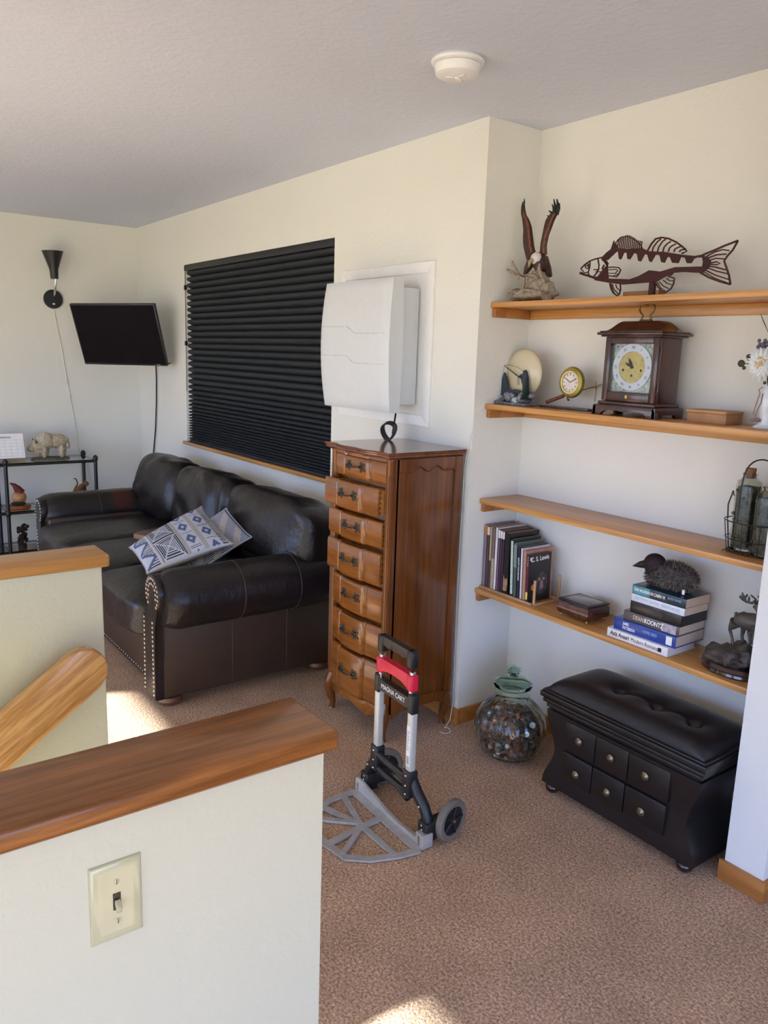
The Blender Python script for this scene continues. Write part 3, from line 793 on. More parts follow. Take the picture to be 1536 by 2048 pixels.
ed = [V[i][0] for i in range(NU+1)]+[V[NU][j] for j in range(1, NV+1)]+[V[i][NV] for i in range(NU-1, -1, -1)]+[V[0][j] for j in range(NV-1, 0, -1)]
lo = [m._v((v.co.x, v.co.y, .396)) for v in ed]; n = len(ed)
for k in range(n): m.face([ed[k], ed[(k+1) % n], lo[(k+1) % n], lo[k]])
cu = m.build('padded_lid', 'black_leather', sb, smooth=60)
for a, b_ in tf:
    m = MB(); m.ball((a, b_, .408), (.008, .008, .004), 12, 8); m.build('tuft_button', 'black_leather', cu)
xs_ = [-.222, -.088, .046, .202]
for r, (z0, z1, zk) in enumerate(((.208, .312, .262), (.092, .196, .136))):
    for c_ in range(3):
        a, b_ = xs_[c_]-(.004 if r else 0), xs_[c_+1]-(.004 if r else 0)
        yf_ = Y0-.008
        m = MB(); m.box(a+.0015, b_-.0015, yf_, Y0+.02, z0, z1, bev=.003); d_ = m.build('drawer_front', 'black_wood', sb)
        kx = (-.155, -.021, .115)[c_]-(.002 if r else 0)
        m = MB(); m.lathe([(.001, -.014), (.006, -.013), (.0085, -.009), (.0135, -.006), (.014, -.004), (.0115, 0), (.001, .0)], (kx, yf_, zk), 28, 'Y')
        kb = m.build('knob', 'pewter', d_)
        m = MB(); m.lathe([(.0095, -.0078), (.0115, -.0072), (.0115, -.0055), (.0095, -.0055)], (kx, yf_, zk), 28, 'Y'); m.build('knob_ring', 'antique', kb)
for x in (X0+.025, X1-.03):
    for y in (Y0+.02, Y1-.02):
        m = MB(); m.ball((x, y, .021), (.026, .026, .021), 20, 12); m.build('ball_foot', plain('mahogany_ball', '#2a1414', .2, coat=.5), sb)

# ---------------------------------------------------------------- coin jar
M['jarglass'] = glass('green_tint_glass', '#e6f1eb', .0, 1.3)
M['lidglass'] = glass('green_lid_glass', '#cfe4da', .0, 1.3)
jr = thing('glass_jar', 'big round ribbed glass jar of coins on the carpet in the niche corner', 'jar', (-2.035, 2.165, 0)); jr.scale = (1.06, 1.06, 1.04)
prof_o = [(.06, .004), (.088, .008), (.115, .035), (.130, .075), (.134, .11), (.128, .15), (.108, .19), (.082, .215), (.068, .228), (.064, .24), (.064, .268), (.069, .272), (.069, .278)]
m = MB(); full = prof_o+[(.060, .278), (.060, .24), (.064, .227), (.104, .187), (.124, .15), (.130, .11), (.126, .075), (.111, .037), (.085, .012), (.01, .010)]
rings = []
for i, (r, z) in enumerate(full):
    am = max(0, min(1, (.235-z)/.05))*min(1, z/.05)*.06; rings.append([(r*(1+am*(abs(math.sin(k*2*PI/96*8))-.5))*math.cos(k*2*PI/96), r*(1+am*(abs(math.sin(k*2*PI/96*8))-.5))*math.sin(k*2*PI/96), z) for k in range(96)])
m.ring_loft(rings); m.build('jar_body', 'jarglass', jr, smooth=60)
m = MB(); m.lathe([(.001, .283), (.058, .281), (.071, .281), (.073, .287), (.070, .293), (.062, .300), (.045, .312), (.022, .318), (.016, .322), (.022, .330), (.028, .340), (.026, .350), (.014, .357), (.001, .358), (.001, .353), (.012, .352), (.022, .345), (.022, .337), (.012, .325), (.012, .315), (.02, .313), (.044, .307), (.060, .296), (.066, .290), (.058, .286), (.001, .286)], n=56, cap=False); m.build('lid', 'lidglass', jr, smooth=60)
M['penny'] = plain('copper_coin', '#c08068', .35, .5, var=.3, vs=40); M['dime'] = plain('silver_coin', '#b5b2b4', .3, .6, var=.25, vs=40); M['oldcoin'] = plain('dull_coin', '#7d6a62', .5, .4, var=.3, vs=40)
m = MB()
for k in range(1500):
    z = random.uniform(.020, .185)
    rm = .118 if .05 < z < .14 else (.095 if z <= .05 else .118-(z-.14)*.75)
    if z > .165: rm *= .8
    a = random.uniform(0, 2*PI); q = rm*math.sqrt(random.uniform(.45, 1)) if z < .16 else rm*math.sqrt(random.random())
    p = Vector((q*math.cos(a), q*math.sin(a), z)); r = random.choice((.0095, .0095, .0105, .0115))
    R = Matrix.Rotation(random.uniform(0, 2*PI), 4, 'Z') @ Matrix.Rotation(random.uniform(-1.4, 1.4), 4, 'X') @ Matrix.Rotation(random.uniform(-1.4, 1.4), 4, 'Y')
    m.M = Matrix.Translation(p) @ R; m.mi = random.choice((0, 0, 1, 2, 2)); r = min(r, max(.004, rm-q+.008))
    m.cyl((0, 0, -.0008), (0, 0, .0008), r, n=10)
m.M = Matrix.Identity(4); m.mi = 2; m.lathe([(.01, .014), (.078, .016), (.098, .05), (.104, .10), (.098, .14), (.07, .168), (.001, .172)], n=24)
co = m.build('coins', ['penny', 'dime', 'oldcoin'], None, smooth=30, loc=(-2.035, 2.165, .0)); tag(co, 'copper and silver coins heaped inside the ribbed glass jar', 'coins'); co['kind'] = 'stuff'
# stray wire loop at the chest's back foot
m = MB(); m.tube([(-2.342, 2.214, 1.372), (-2.344, 2.18, 1.33), (-2.350, 2.158, 1.25), (-2.366, 2.155, 1.17), (-2.376, 2.155, 1.10), (-2.38, 2.155, .6), (-2.37, 2.155, .09), (-2.355, 2.13, .02), (-2.335, 2.085, .004)]+[(-2.315+.024*math.cos(a), 2.07+.022*math.sin(a), .004+.004*math.sin(a/2)) for a in [PI*.8-k*2*PI/24*.85 for k in range(22)]], .0017, 6)
tag(m.build('thin_cord', 'clear', None), 'thin pale cord running from the second shelf down behind the tall chest to the carpet', 'cord')
# ---------------------------------------------------------------- television, sconce
V4 = [Vector(v) for v in ((-5.858, 1.571, 1.836), (-5.325, 1.98, 1.845), (-5.434, 2.074, 1.434), (-5.966, 1.665, 1.424))]
ctr = sum(V4, Vector())/4; ex = ((V4[1]-V4[0])+(V4[2]-V4[3])).normalized(); ez = ((V4[0]-V4[3])+(V4[1]-V4[2])); ez = (ez-ex*ez.dot(ex)).normalized(); ey = ez.cross(ex).normalized()
hw_, hh_ = (V4[1]-V4[0]).length/2, (V4[0]-V4[3]).length/2
tv = bpy.data.objects.new('television', None); C.objects.link(tv)
tv.matrix_world = Matrix.Translation(ctr) @ Matrix((ex, ey, ez)).transposed().to_4x4()
tag(tv, 'flat black television mounted at an angle across the far corner', 'television')
def shx(z): return -(z/hh_)*.055*1  # the set hangs slightly out of square
def tvbox(m, x0, x1, y0, y1, z0, z1, bev=0):
    n0 = len(m.bm.verts); m.box(x0, x1, y0, y1, z0, z1, bev=bev)
m = MB(); tvbox(m, -hw_, hw_, -.012, .012, -hh_, hh_, .004); tvbox(m, -hw_*.75, hw_*.75, .012, .038, -hh_*.8, hh_*.7, .01); m.build('case', 'blackp', tv)
m = MB(); tvbox(m, -hw_+.010, hw_-.010, -.0135, -.011, -hh_+.016, hh_-.010); m.build('screen', 'screen', tv, smooth=0)
m = MB(); tvbox(m, hw_-.085, hw_-.05, -.0142, -.012, -hh_+.004, -hh_+.012); m.build('maker_badge', 'steel', tv)
m = MB(); m.box(-.10, .10, .038, .048, -.08, .08); m.tube([(0, .045, 0), (-.02, .14, 0), (.0, .24, 0)], .016, 8); m.build('wall_mount', 'blackp', tv)
m = MB(); m.tube([(-5.42, 2.10, 1.45), (-5.83, 2.148, 1.42), (-5.838, 2.152, 1.32), (-5.85, 2.152, 1.15), (-5.88, 2.152, .95), (-5.94, 2.152, .75), (-5.96, 2.152, .4)], .005, 6)
q = m.build('lead', 'blackp', tv); bpy.context.view_layer.update(); q.matrix_parent_inverse = tv.matrix_world.inverted()
sc_ = thing('wall_sconce', 'black cone wall sconce on a round plate beside the television', 'wall lamp', (XL, 1.535, 1.876))
m = MB(); m.lathe([(.001, 0), (.066, 0), (.068, .006), (.065, .018), (.001, .020)], n=36, axis='X'); m.build('wall_plate', 'blackp', sc_)
m = MB(); m.tube([(.02, 0, .015), (.06, -.003, .03), (.10, -.006, .06), (.115, -.003, .12), (.115, 0, .16)], .008, 10); m.ball((.022, 0, -.035), (.012, .012, .01)); m.build('arm', 'steel', sc_)
m = MB(); prof_ = [(.026, .135), (.028, .17), (.030, .20), (.046, .25), (.072, .325), (.070, .325), (.044, .25), (.027, .20), (.022, .14)]
m.M = Matrix.Translation((.115, -.006, 0)) @ Matrix.Rotation(.03, 4, 'X'); m.lathe(prof_, n=36); m.build('shade', 'blackp', sc_)
m = MB(); m.M = Matrix.Translation((.115, -.006, .26)); m.ball((0, 0, 0), (.03, .03, .035)); m.build('bulb', 'plastic_white', sc_)
m = MB(); m.tube([(XL+.004, 1.536, 1.80), (XL+.004, 1.548, 1.72), (XL+.004, 1.575, 1.55), (XL+.004, 1.60, 1.35), (XL+.004, 1.62, 1.2), (XL+.004, 1.640, 1.05), (XL+.004, 1.66, .90), (XL+.004, 1.675, .72), (XL+.004, 1.69, .3)], .003, 6)
for y, z in ((1.607, 1.28), (1.622, 1.17)): m.box(XL+.001, XL+.010, y-.006, y+.006, z-.02, z+.02, bev=.002)
q = m.build('lead', 'clear', sc_, label='pale plastic lead'); q.location = -Vector((XL, 1.535, 1.876))

# ---------------------------------------------------------------- glass rack and its things
M['shelfglass'] = glass('clear_shelf_glass', '#dfeae6', .03, 1.3)
rk = thing('display_rack', 'black metal rack with glass shelves against the far wall', 'rack', (-6.01, 1.22, 0))
ry0, ry1, rx0, rx1 = .775-1.22, 1.688-1.22, -.16, .15
for x in (rx0, rx1):
    for y in (ry0, ry1) + ((1.082-1.22,) if True else ()):
        m = MB(); m.cyl((x, y, 0), (x, y, .735), .013, n=14)
        for z in (.03, .385, .745): m.ball((x, y, z), (.019, .019, .026), 14, 8)
        m.build('post', 'blackp', rk, smooth=50)
for z in (.10, .385, .725):
    m = MB()
    for x in (rx0, rx1): m.cyl((x, ry0, z), (x, ry1, z), .008, n=10)
    for y in (ry0, 1.082-1.22, ry1): m.cyl((rx0, y, z), (rx1, y, z), .008, n=10)
    fr = m.build('shelf_frame', 'blackp', rk, smooth=50)
    m = MB(); m.box(rx0+.008, rx1-.008, ry0+.01, ry1-.01, z+.006, z+.012); m.build('glass_shelf', 'shelfglass', fr, smooth=0)
RZ = .7375
cl = thing('desk_calendar', 'white tent desk calendar on the glass rack', 'calendar', (-5.97, 1.085, RZ))
m = MB(); m.M = Matrix.Rotation(math.radians(-17), 4, 'Y'); m.box(.0585, .0610, -.14, .14, .012, .185); m.build('page', 'cream_white' if 'cream_white' in M else 'white', cl, smooth=0)
m = MB(); m.M = Matrix.Identity(4)
m.prism([(.055, 0), (.058, 0), (.006, .180), (-.05, 0), (-.047, 0), (.006, .170)], 'XZ', -.14, .14)
m.build('stand', plain('cardboard', '#8d7a63', .8), cl, smooth=0)
m = MB(); m.M = Matrix.Rotation(math.radians(-17), 4, 'Y')
for k in range(6): m.box(.0611, .0614, -.13, .13, .025+k*.023, .0262+k*.023)
for k in range(8): m.box(.0608, .0614, -.13+k*.037, -.1288+k*.037, .025, .141)
m.box(.0608, .0615, -.06, .06, .153, .166)
m.build('printed_grid', plain('calendar_ink', '#a9b0c4', .8), cl, smooth=0)
# white bear figurine
M['bear'] = plain('ivory_resin', '#b9ab90', .8, var=.3, vs=60, bs=.9, bscale=80, bd=.012)
br = thing('bear_figurine', 'ivory shaggy bison figurine with lowered head on the glass rack', 'figurine', (-6.0, 1.41, RZ))
m = MB()
def blob(c, r, amp=.12, sc=28):
    n0 = set(m.bm.verts); m.ball(c, r, 22, 14)
    for v in m.bm.verts:
        if v not in n0:
            d = (v.co-Vector(c)); v.co += d*(amp*noise.noise(v.co*sc)*1.6)
blob((0, .045, .128), (.045, .085, .050)); blob((0, -.025, .132), (.052, .065, .062)); blob((0, -.085, .100), (.040, .045, .045)); blob((0, -.125, .080), (.026, .030, .026)); blob((0, -.075, .065), (.03, .035, .04))
for y, x in ((-.045, .022), (-.02, -.024), (.075, .022), (.10, -.022)):
    blob((x, y, .065), (.018, .020, .05), .15); blob((x, y, .030), (.014, .014, .022), .1)
m.tube([(0, .125, .13), (0, .138, .10), (0, .130, .07)], [.006, .006, .008], 8)
m.build('body', 'bear', br, smooth=80)
m = MB()
for sx in (-1, 1): m.tube([(sx*.03, -.095, .125), (sx*.045, -.100, .13), (sx*.048, -.105, .15)], [.007, .005, .002], 8)
m.ball((.018, -.148, .082), (.004, .003, .004)); m.ball((.026, -.108, .108), (.004, .004, .004)); m.build('horns', plain('horn_dark', '#3a332b', .5), br)
m = MB(); m.lathe([(.001, 0), (.085, 0), (.088, .006), (.075, .014), (.001, .016)], n=36)
for v in m.bm.verts: v.co.y *= 1.55; v.co.x *= .75; v.co.z += .003*noise.noise(v.co*30)*(1 if v.co.z > .01 else 0)
m.build('base', plain('mossy_base', '#5d5546', .9, var=.4, vs=50), br)
# figures on the middle shelf
gz = .3975
gn = thing('gnome_figurine', 'small round figurine with a red pointed cap on the rack', 'figurine', (-5.95, 1.165, gz))
m = MB(); m.ball((0, .01, .085), (.045, .05, .045)); m.build('body', plain('tan_ceramic', '#b7865c', .5, var=.3), gn)
m = MB(); m.tube([(0, .02, .115), (0, .0, .15), (0, -.02, .175), (0, -.045, .19)], [.035, .024, .014, .004], 12); m.build('cap', plain('dark_red_cap', '#6f1f17', .6), gn)
m = MB(); m.lathe([(.001, 0), (.055, 0), (.062, .012), (.060, .03), (.001, .034)], n=28)
for v in m.bm.verts: v.co.y *= 1.4
m.build('base', plain('orange_wood_base', '#8d4d20', .5, var=.3), gn)
m = MB(); m.ball((.02, .0, .045), (.035, .05, .014)); m.build('greenery', plain('dark_leaf', '#1f3018', .8), gn)
ca = thing('cat_figurine', 'striped brown cat figurine climbing with raised tail on the rack', 'figurine', (-5.95, 1.565, gz))
m = MB(); m.tube([(0, -.03, .06), (0, 0, .085), (0, .03, .12), (0, .055, .145)], [.02, .026, .022, .016], 12)
m.tube([(0, -.025, .075), (0, .0, .13), (0, .015, .155), (0, .005, .19), (0, -.012, .195)], [.009, .007, .006, .005, .004], 8)
m.ball((0, .075, .150), (.02, .02, .018)); m.tube([(.01, -.03, .06), (.01, -.035, .0)], .008, 8); m.tube([(-.01, -.02, .06), (-.01, -.02, .0)], .008, 8); m.tube([(0, .05, .13), (0, .06, .08)], .007, 8)
for x in (-.01, .01): m.tube([(x, .072, .16), (x, .07, .18)], [.007, .001], 6)
m.build('body', plain('brown_cat', '#6f4a2c', .6, var=.5, vs=70), ca, smooth=80)
m = MB(); m.tube([(0, .02, 0), (0, .045, .05), (0, .065, .09)], [.035, .025, .02], 8); m.ball((0, -.03, .01), (.03, .045, .012)); m.build('branch', plain('grey_branch', '#55503f', .8, var=.4), ca)
dv = thing('dark_foliage_ornament', 'dark leafy ornament standing on the lowest rack shelf', 'ornament', (-5.95, 1.18, .1125))
m = MB(); m.cyl((0, 0, 0), (0, 0, .03), .03, n=16); m.tube([(0, 0, .02), (0, 0, .1)], .008, 8)
for k in range(26): m.ball((random.uniform(-.03, .03), random.uniform(-.03, .035), random.uniform(.05, .17)), (random.uniform(.008, .018), .013, random.uniform(.008, .02)), 8, 6)
m.build('leaves', plain('dark_brown_leaf', '#2a211b', .8, var=.4), dv)

# ---------------------------------------------------------------- niche shelves
SH = [(1.770, 'top', 'topmost'), (1.374, 'second', 'second'), (.987, 'third', 'third'), (.602, 'fourth', 'lowest')]
slab = ['topmost oak niche shelf, under the eagle and the metal fish', 'second oak niche shelf from the top, under the mantel clock', 'third oak niche shelf from the top, nearly empty', 'lowest oak niche shelf, under the books']
SZ_ = []
for i, (z, a, b_) in enumerate(SH):
    s = thing('wall_shelf', slab[i], 'shelf', (-1.725, YN, z-.02), 0, 'oak shelves in the niche')
    m = MB(); m.box(XN+.001+1.725, -1.106+1.725, -.225, -.001, 0, .02, bev=.002); m.build('board', 'oak_x', s)
    m = MB(); m.box(XN+.001+1.725, XN+.02+1.725, -.215, -.001, -.036, 0, bev=.002); m.build('end_cleat', 'oak_base', s)
    m = MB(); m.box(-1.125+1.725, -1.106+1.725, -.215, -.001, -.036, 0, bev=.002); m.build('end_cleat', 'oak_base', s)
    m = MB(); m.box(XN+.021+1.725, -1.126+1.725, -.020, -.001, -.036, 0, bev=.002); m.build('back_cleat', 'oak_x', s)
Z1, Z2, Z3, Z4 = [q[0] for q in SH]

# eagle --------------------------------------------------------------------
eg = thing('eagle_statue', 'bald eagle statue with raised wings on driftwood, left on the top shelf', 'statue', (-2.17, 2.285, Z1))
eb = bil([(x*.985, 0, 1.5515+(z-1.5515)*.985) for x, z in ((-2.492, 2.222), (-1.975, 2.151), (-2.452, 1.757), (-1.932, 1.744))], 1536, 1843)
def E(u, v, y=0): p = eb(u, v); return Vector((p.x+2.17, y, p.z-Z1))
M['feather'] = plain('eagle_feather_brown', '#3c231b', .5, var=.5, vs=60, bs=.5, bscale=120)
M['feather_l'] = plain('eagle_feather_rust', '#6b3a24', .5, var=.4, vs=60, bs=.4, bscale=120)
M['feather_d'] = plain('eagle_feather_black', '#151716', .5, var=.3)
M['drift'] = plain('driftwood_resin', '#8f8170', .7, var=.4, vs=45, bs=.8, bscale=70, bd=.006)
def wing(lead, trail, fingers, name):
    m = MB(); n = 24
    def sam(P, t):
        t *= len(P)-1; i = min(int(t), len(P)-2); f = t-i; return (P[i][0]*(1-f)+P[i+1][0]*f, P[i][1]*(1-f)+P[i+1][1]*f)
    rings = []
    for k in range(n+1):
        t = k/n; a = sam(lead, t); b_ = sam(trail, t); y = .008+.012*t*t
        A = E(a[0], a[1], y); B = E(b_[0], b_[1], y-.004); mid = (A+B)/2; th = .006*(1-t)+.0015
        q = (A*.75+B*.25)
        rings.append([A, q+Vector((0, -th, 0)), mid+Vector((0, -th*.7, 0)), B, mid+Vector((0, th*.6, 0)), q+Vector((0, th, 0))])
    m.ring_loft(rings)
    w_ = m.build(name, 'feather', eg, smooth=50)
    m = MB()
    for (u0, v0, u1, v1, w) in fingers:
        a = E(u0, v0, .014); b_ = E(u1, v1, .016); d = (b_-a); md = a+d*.55+Vector((.004, 0, 0))
        m.tube([a, md, b_], [w*1.1, w, w*.35], 8)
    for v in m.bm.verts: pass
    m.build('flight_feathers', 'feather_d', w_)
    m = MB(); L = [E(sam(lead, t)[0]*.8+sam(trail, t)[0]*.2, sam(lead, t)[1], -.002+.012*t*t) for t in [k/12*.75+.02 for k in range(13)]]
    m.tube(L, [.0065-.0002*k for k in range(13)], 8); m.build('wing_edge', 'feather_l', w_)
wing([(740, 985), (715, 900), (690, 740), (665, 560), (620, 450), (570, 380), (545, 300), (528, 220)], [(600, 1090), (545, 870), (535, 740), (540, 620), (515, 440), (490, 360), (484, 260), (492, 190)],
     [(510, 260, 528, 122, .0035), (505, 330, 520, 190, .004), (500, 260, 500, 165, .003)] + [(600-7*k, 1000-80*k, 538-1*k, 900-75*k, .0042) for k in range(5)], 'wing')
wing([(905, 1000), (900, 860), (930, 700), (965, 600), (1000, 480), (1035, 390), (1055, 320), (1060, 270)], [(800, 990), (815, 820), (840, 680), (860, 560), (880, 460), (920, 390), (960, 330), (985, 290)],
     [(1040, 330, 1028, 130, .0058), (1000, 340, 982, 130, .0048), (985, 350, 955, 205, .0042), (970, 380, 910, 310, .0045), (930, 430, 885, 385, .0045), (900, 490, 865, 455, .004), (885, 560, 855, 530, .004), (1040, 380, 1068, 190, .004)], 'wing')
m = MB(); c0, c1 = E(800, 1060, .02), E(775, 1160, .0)
m.ball((c0+c1)/2, (.028, .028, .036), 18, 12)
a, b_ = E(660, 1140, 0), E(610, 1320, -.01); m.tube([a+Vector((.01, 0, .01)), (a+b_)/2, b_], [.018, .013, .006], 12)
a, b_ = E(810, 1140, 0), E(805, 1300, -.01); m.tube([a, (a+b_)/2, b_], [.020, .016, .008], 12)
m.tube([c0+Vector((0, .0, 0)), c0+Vector((-.005, .03, -.035)), c0+Vector((-.01, .04, -.06))], [.022, .020, .022], 10)
bd = m.build('body', 'feather', eg, smooth=80)
m = MB(); h = E(785, 1065, -.006); m.ball(h, (.0225, .024, .024), 18, 12); hd = m.build('head', plain('eagle_white_head', '#cfc6c2', .6, var=.1), eg)
m = MB(); m.tube([h+Vector((-.002, -.02, -.006)), h+Vector((-.005, -.032, -.016)), h+Vector((-.006, -.033, -.034))], [.009, .007, .001], 10); m.build('beak', plain('beak_yellow', '#9b8a63', .4), hd)
m = MB()
for (u, v) in ((610, 1330), (820, 1320)):
    p = E(u, v, -.01)
    for k in (-1, 0, 1): m.tube([p, p+Vector((k*.012, -.014, -.006)), p+Vector((k*.016, -.018, -.018))], [.005, .004, .001], 8)
m.build('talons', plain('talon_ochre', '#8a7440', .4), eg)
m = MB()
n0 = None
def lump(c, r, s_=.25):
    n0 = set(m.bm.verts); m.ball(c, r, 24, 14)
    for v in m.bm.verts:
        if v not in n0: d = v.co-Vector(c); v.co += d*(s_*noise.noise(v.co*45)*1.5); v.co.z = max(v.co.z, 0)
lump(E(700, 1640, 0), (.105, .05, .022)); lump(E(430, 1640, 0), (.025, .03, .022)); lump(E(800, 1500, 0), (.05, .035, .05)); lump(E(770, 1400, 0), (.042, .032, .035)); lump(E(920, 1560, .0), (.035, .03, .04))
for P in ([(400, 1245), (450, 1265), (540, 1330), (600, 1360), (700, 1400)], [(480, 1110), (490, 1180), (560, 1290), (620, 1350)], [(520, 1680), (600, 1620), (700, 1560), (850, 1590), (960, 1600)], [(880, 1150), (870, 1230), (900, 1340), (960, 1480), (980, 1620)], [(640, 1360), (650, 1450), (620, 1560), (560, 1600)], [(420, 1560), (500, 1590), (600, 1650), (720, 1660)], [(700, 1380), (760, 1480), (740, 1560), (880, 1620)], [(620, 1340), (720, 1330), (830, 1340), (860, 1400)]):
    k = len(P); Y = random.uniform(-.045, -.02); m.tube([E(u, v, Y) for u, v in P], [.0075*(1-.5*i/k) if i else .003 for i in range(k)], 8)
m.build('driftwood_base', 'drift', eg, smooth=70)

# metal fish -----------------------------------------------------------------
fs = thing('fish_sculpture', 'cut-out dark red metal walleye on a wooden block, top shelf', 'sculpture', (-1.68, 2.33, Z1))
fb = bil([(-2.066, 0, 2.061), (-1.309, 0, 1.977), (-2.034, 0, 1.740), (-1.276, 0, 1.721)], 1536, 698)
def F_(u, v): p = fb(u, v); return (p.x+1.68, p.z-Z1)
M['rust'] = plain('dark_red_metal', '#3b1512', .38, .5, var=.4, vs=14)
m = MB()
def poly(P): m.prism([F_(*p) for p in P], 'XZ', -.002, .002)
def rib(P, w):
    k = .757/1536; m.strip([F_(*p) for p in P], w*k, 'XZ', -.0018, .0018)
poly([(296, 290), (340, 250), (378, 225), (404, 158), (412, 180), (430, 215), (520, 222), (640, 216), (700, 240), (830, 246), (960, 268), (1050, 276), (1118, 262), (1112, 288), (1062, 290), (1040, 300), (1022, 333), (990, 333), (975, 292), (945, 285), (925, 333), (880, 330), (862, 286), (842, 286), (820, 330), (795, 325), (782, 270), (750, 268), (716, 325), (700, 318), (686, 268), (662, 264), (630, 320), (611, 315), (601, 262), (574, 254), (542, 304), (521, 300), (514, 250), (490, 254), (466, 304), (449, 300), (440, 238), (415, 254), (352, 308), (318, 312)])
poly([(225, 438), (262, 436), (290, 402), (330, 360), (352, 340), (350, 370), (356, 452), (540, 458), (612, 434), (700, 388), (790, 398), (900, 364), (1100, 358), (1112, 288), (1150, 318), (1140, 370), (1104, 410), (960, 402), (892, 408), (872, 430), (830, 436), (760, 478), (610, 490), (480, 500), (360, 486), (235, 466)])
for P, w in (([(104, 376), (140, 345), (190, 315), (240, 300), (300, 288)], 9), ([(95, 408), (130, 420), (180, 432), (240, 450)], 16), ([(95, 404), (128, 408), (170, 404)], 7), ([(104, 376), (130, 398)], 6), ([(190, 322), (188, 360), (172, 408), (185, 430)], 8), ([(262, 300), (272, 350), (268, 385), (225, 382)], 8), ([(272, 370), (250, 410), (220, 440)], 9), ([(285, 400), (240, 400)], 6), ([(300, 292), (330, 320), (350, 345)], 22), ([(318, 345), (300, 380)], 10),
             ([(355, 365), (400, 363), (445, 368), (463, 385), (450, 412), (428, 440), (395, 435), (356, 430)], 8), ([(356, 385), (420, 380), (440, 392), (415, 412), (360, 410)], 6), ([(395, 435), (420, 425), (444, 415)], 5),
             ([(368, 488), (378, 530), (400, 565), (432, 586), (452, 575), (462, 540), (460, 498)], 9), ([(392, 495), (400, 530), (430, 560), (445, 575)], 6), ([(420, 498), (430, 525), (455, 545)], 6), ([(378, 490), (388, 530), (410, 565)], 5),
             ([(685, 238), (715, 185), (750, 145), (795, 134), (850, 142), (910, 170), (955, 205), (988, 240), (950, 258)], 11), ([(430, 215), (420, 175), (440, 150), (468, 130), (500, 127), (535, 130), (570, 145), (600, 165), (630, 195), (645, 218)], 5)): rib(P, w)
for k in range(14):
    t = k/13; x0 = 432+200*t; x1 = 440+195*t; y1 = 150-32*math.sin(PI*min(1, t*1.25)*.9)+45*max(0, t-.4)
    rib([(x0, 220), (x0+(x1-x0)*.3+4, 185), (x1+6, y1-4)], 6)
for k in range(6):
    x0 = 722+42*k; x1 = 770+38*k; rib([(x0, 245), (x0+10, 215-6*(k < 3)+8*max(0, k-3)), (x1-5, 165+16*max(0, k-1)), (x1+22, 146+19*max(0, k-1))], 8)
for P, w in (([(1105, 268), (1180, 235), (1260, 195), (1345, 158)], 12), ([(1345, 158), (1310, 230), (1275, 275), (1252, 315), (1268, 370), (1285, 430), (1295, 500)], 11), ([(1295, 498), (1220, 475), (1150, 445), (1085, 405)], 12),
             ([(1130, 280), (1190, 245), (1240, 228), (1285, 235)], 8), ([(1135, 295), (1200, 268), (1265, 262)], 9), ([(1140, 315), (1195, 295), (1255, 300)], 8), ([(1145, 335), (1200, 322), (1225, 335), (1200, 345), (1150, 342)], 8), ([(1145, 355), (1200, 365), (1262, 385)], 9), ([(1140, 370), (1200, 395), (1275, 415)], 8), ([(1120, 385), (1190, 425), (1285, 460)], 8), ([(1110, 398), (1180, 445), (1270, 485)], 6),
             ([(750, 480), (770, 520), (800, 550), (830, 562), (870, 530), (890, 490), (895, 450), (850, 435)], 9), ([(780, 478), (810, 510), (850, 530)], 6), ([(810, 465), (840, 490), (872, 500)], 6), ([(835, 450), (860, 470), (888, 470)], 6), ([(765, 482), (790, 525), (825, 550)], 5)): rib(P, w)
m2_ = m; m = MB(); m.bm.free(); m.bm = m2_.bm
def poly(P): m.prism([F_(*p) for p in P], 'XZ', -.0024, .0024)
poly([(1100, 285), (1135, 278), (1160, 318), (1145, 375), (1105, 395), (1108, 330)])
rr = [F_(163+17*math.cos(a), 355+19*math.sin(a)) for a in [k*2*PI/20 for k in range(21)]]; m.strip(rr, .0032, 'XZ', -.0018, .0018)
c = F_(166, 352); m.cyl((c[0], -.002, c[1]), (c[0], .002, c[1]), .0032, n=12)
m.build('fish', 'rust', fs, smooth=0)
m = MB(); a = F_(705, 480); b_ = F_(755, 480); m.box(a[0], b_[0]-.008, -.004, .004, .0005, a[1]+.002); m.box(b_[0]-.010, b_[0]-.004, -.003, .008, .0005, a[1]-.002); m.build('post', 'rust', fs)
m = MB(); a = F_(470, 570); b_ = F_(705, 570); m.box(a[0], b_[0]+.03, .006, .045, 0, .026, bev=.003); m.build('wooden_block', plain('tan_block', '#9a6a3c', .5), fs)

# moon figurine ----------------------------------------------------------------
nb = bil([(-2.445, 0, 1.789), (-1.796, 0, 1.766), (-2.403, 0, 1.302), (-1.751, 0, 1.357)], 1536, 1418)
mo = thing('moon_fishing_ornament', 'round cream moon ornament with a fisherman silhouette, left end of the second shelf', 'ornament', (-2.255, 2.31, Z2))
def N_(u, v, y=0): p = nb(u, v); return Vector((p.x+2.255, y, p.z-Z2))
m = MB(); c = N_(390, 860, .030); m.ball(c, (.094, .022, .096), 32, 20); m.build('moon', plain('cream_moon_glass', '#c9bc9c', .35, var=.03, coat=.3), mo)
M['silh'] = plain('slate_silhouette', '#2b3544', .6)
m = MB()
for P in ([(125, 1120), (150, 1000), (190, 870), (205, 850), (225, 910), (240, 1010), (262, 1090), (262, 1130)], [(255, 1130), (250, 1055), (340, 1050), (440, 1078), (450, 1130)], [(440, 1120), (445, 1000), (425, 925), (380, 905), (420, 870), (450, 870), (447, 835), (468, 820), (487, 838), (486, 870), (502, 900), (505, 1000), (500, 1120)]):
    m.prism([(N_(*p).x, N_(*p).z) for p in P], 'XZ', -.004, .006, bev=.0015)
m.build('silhouette', 'silh', mo, smooth=0)
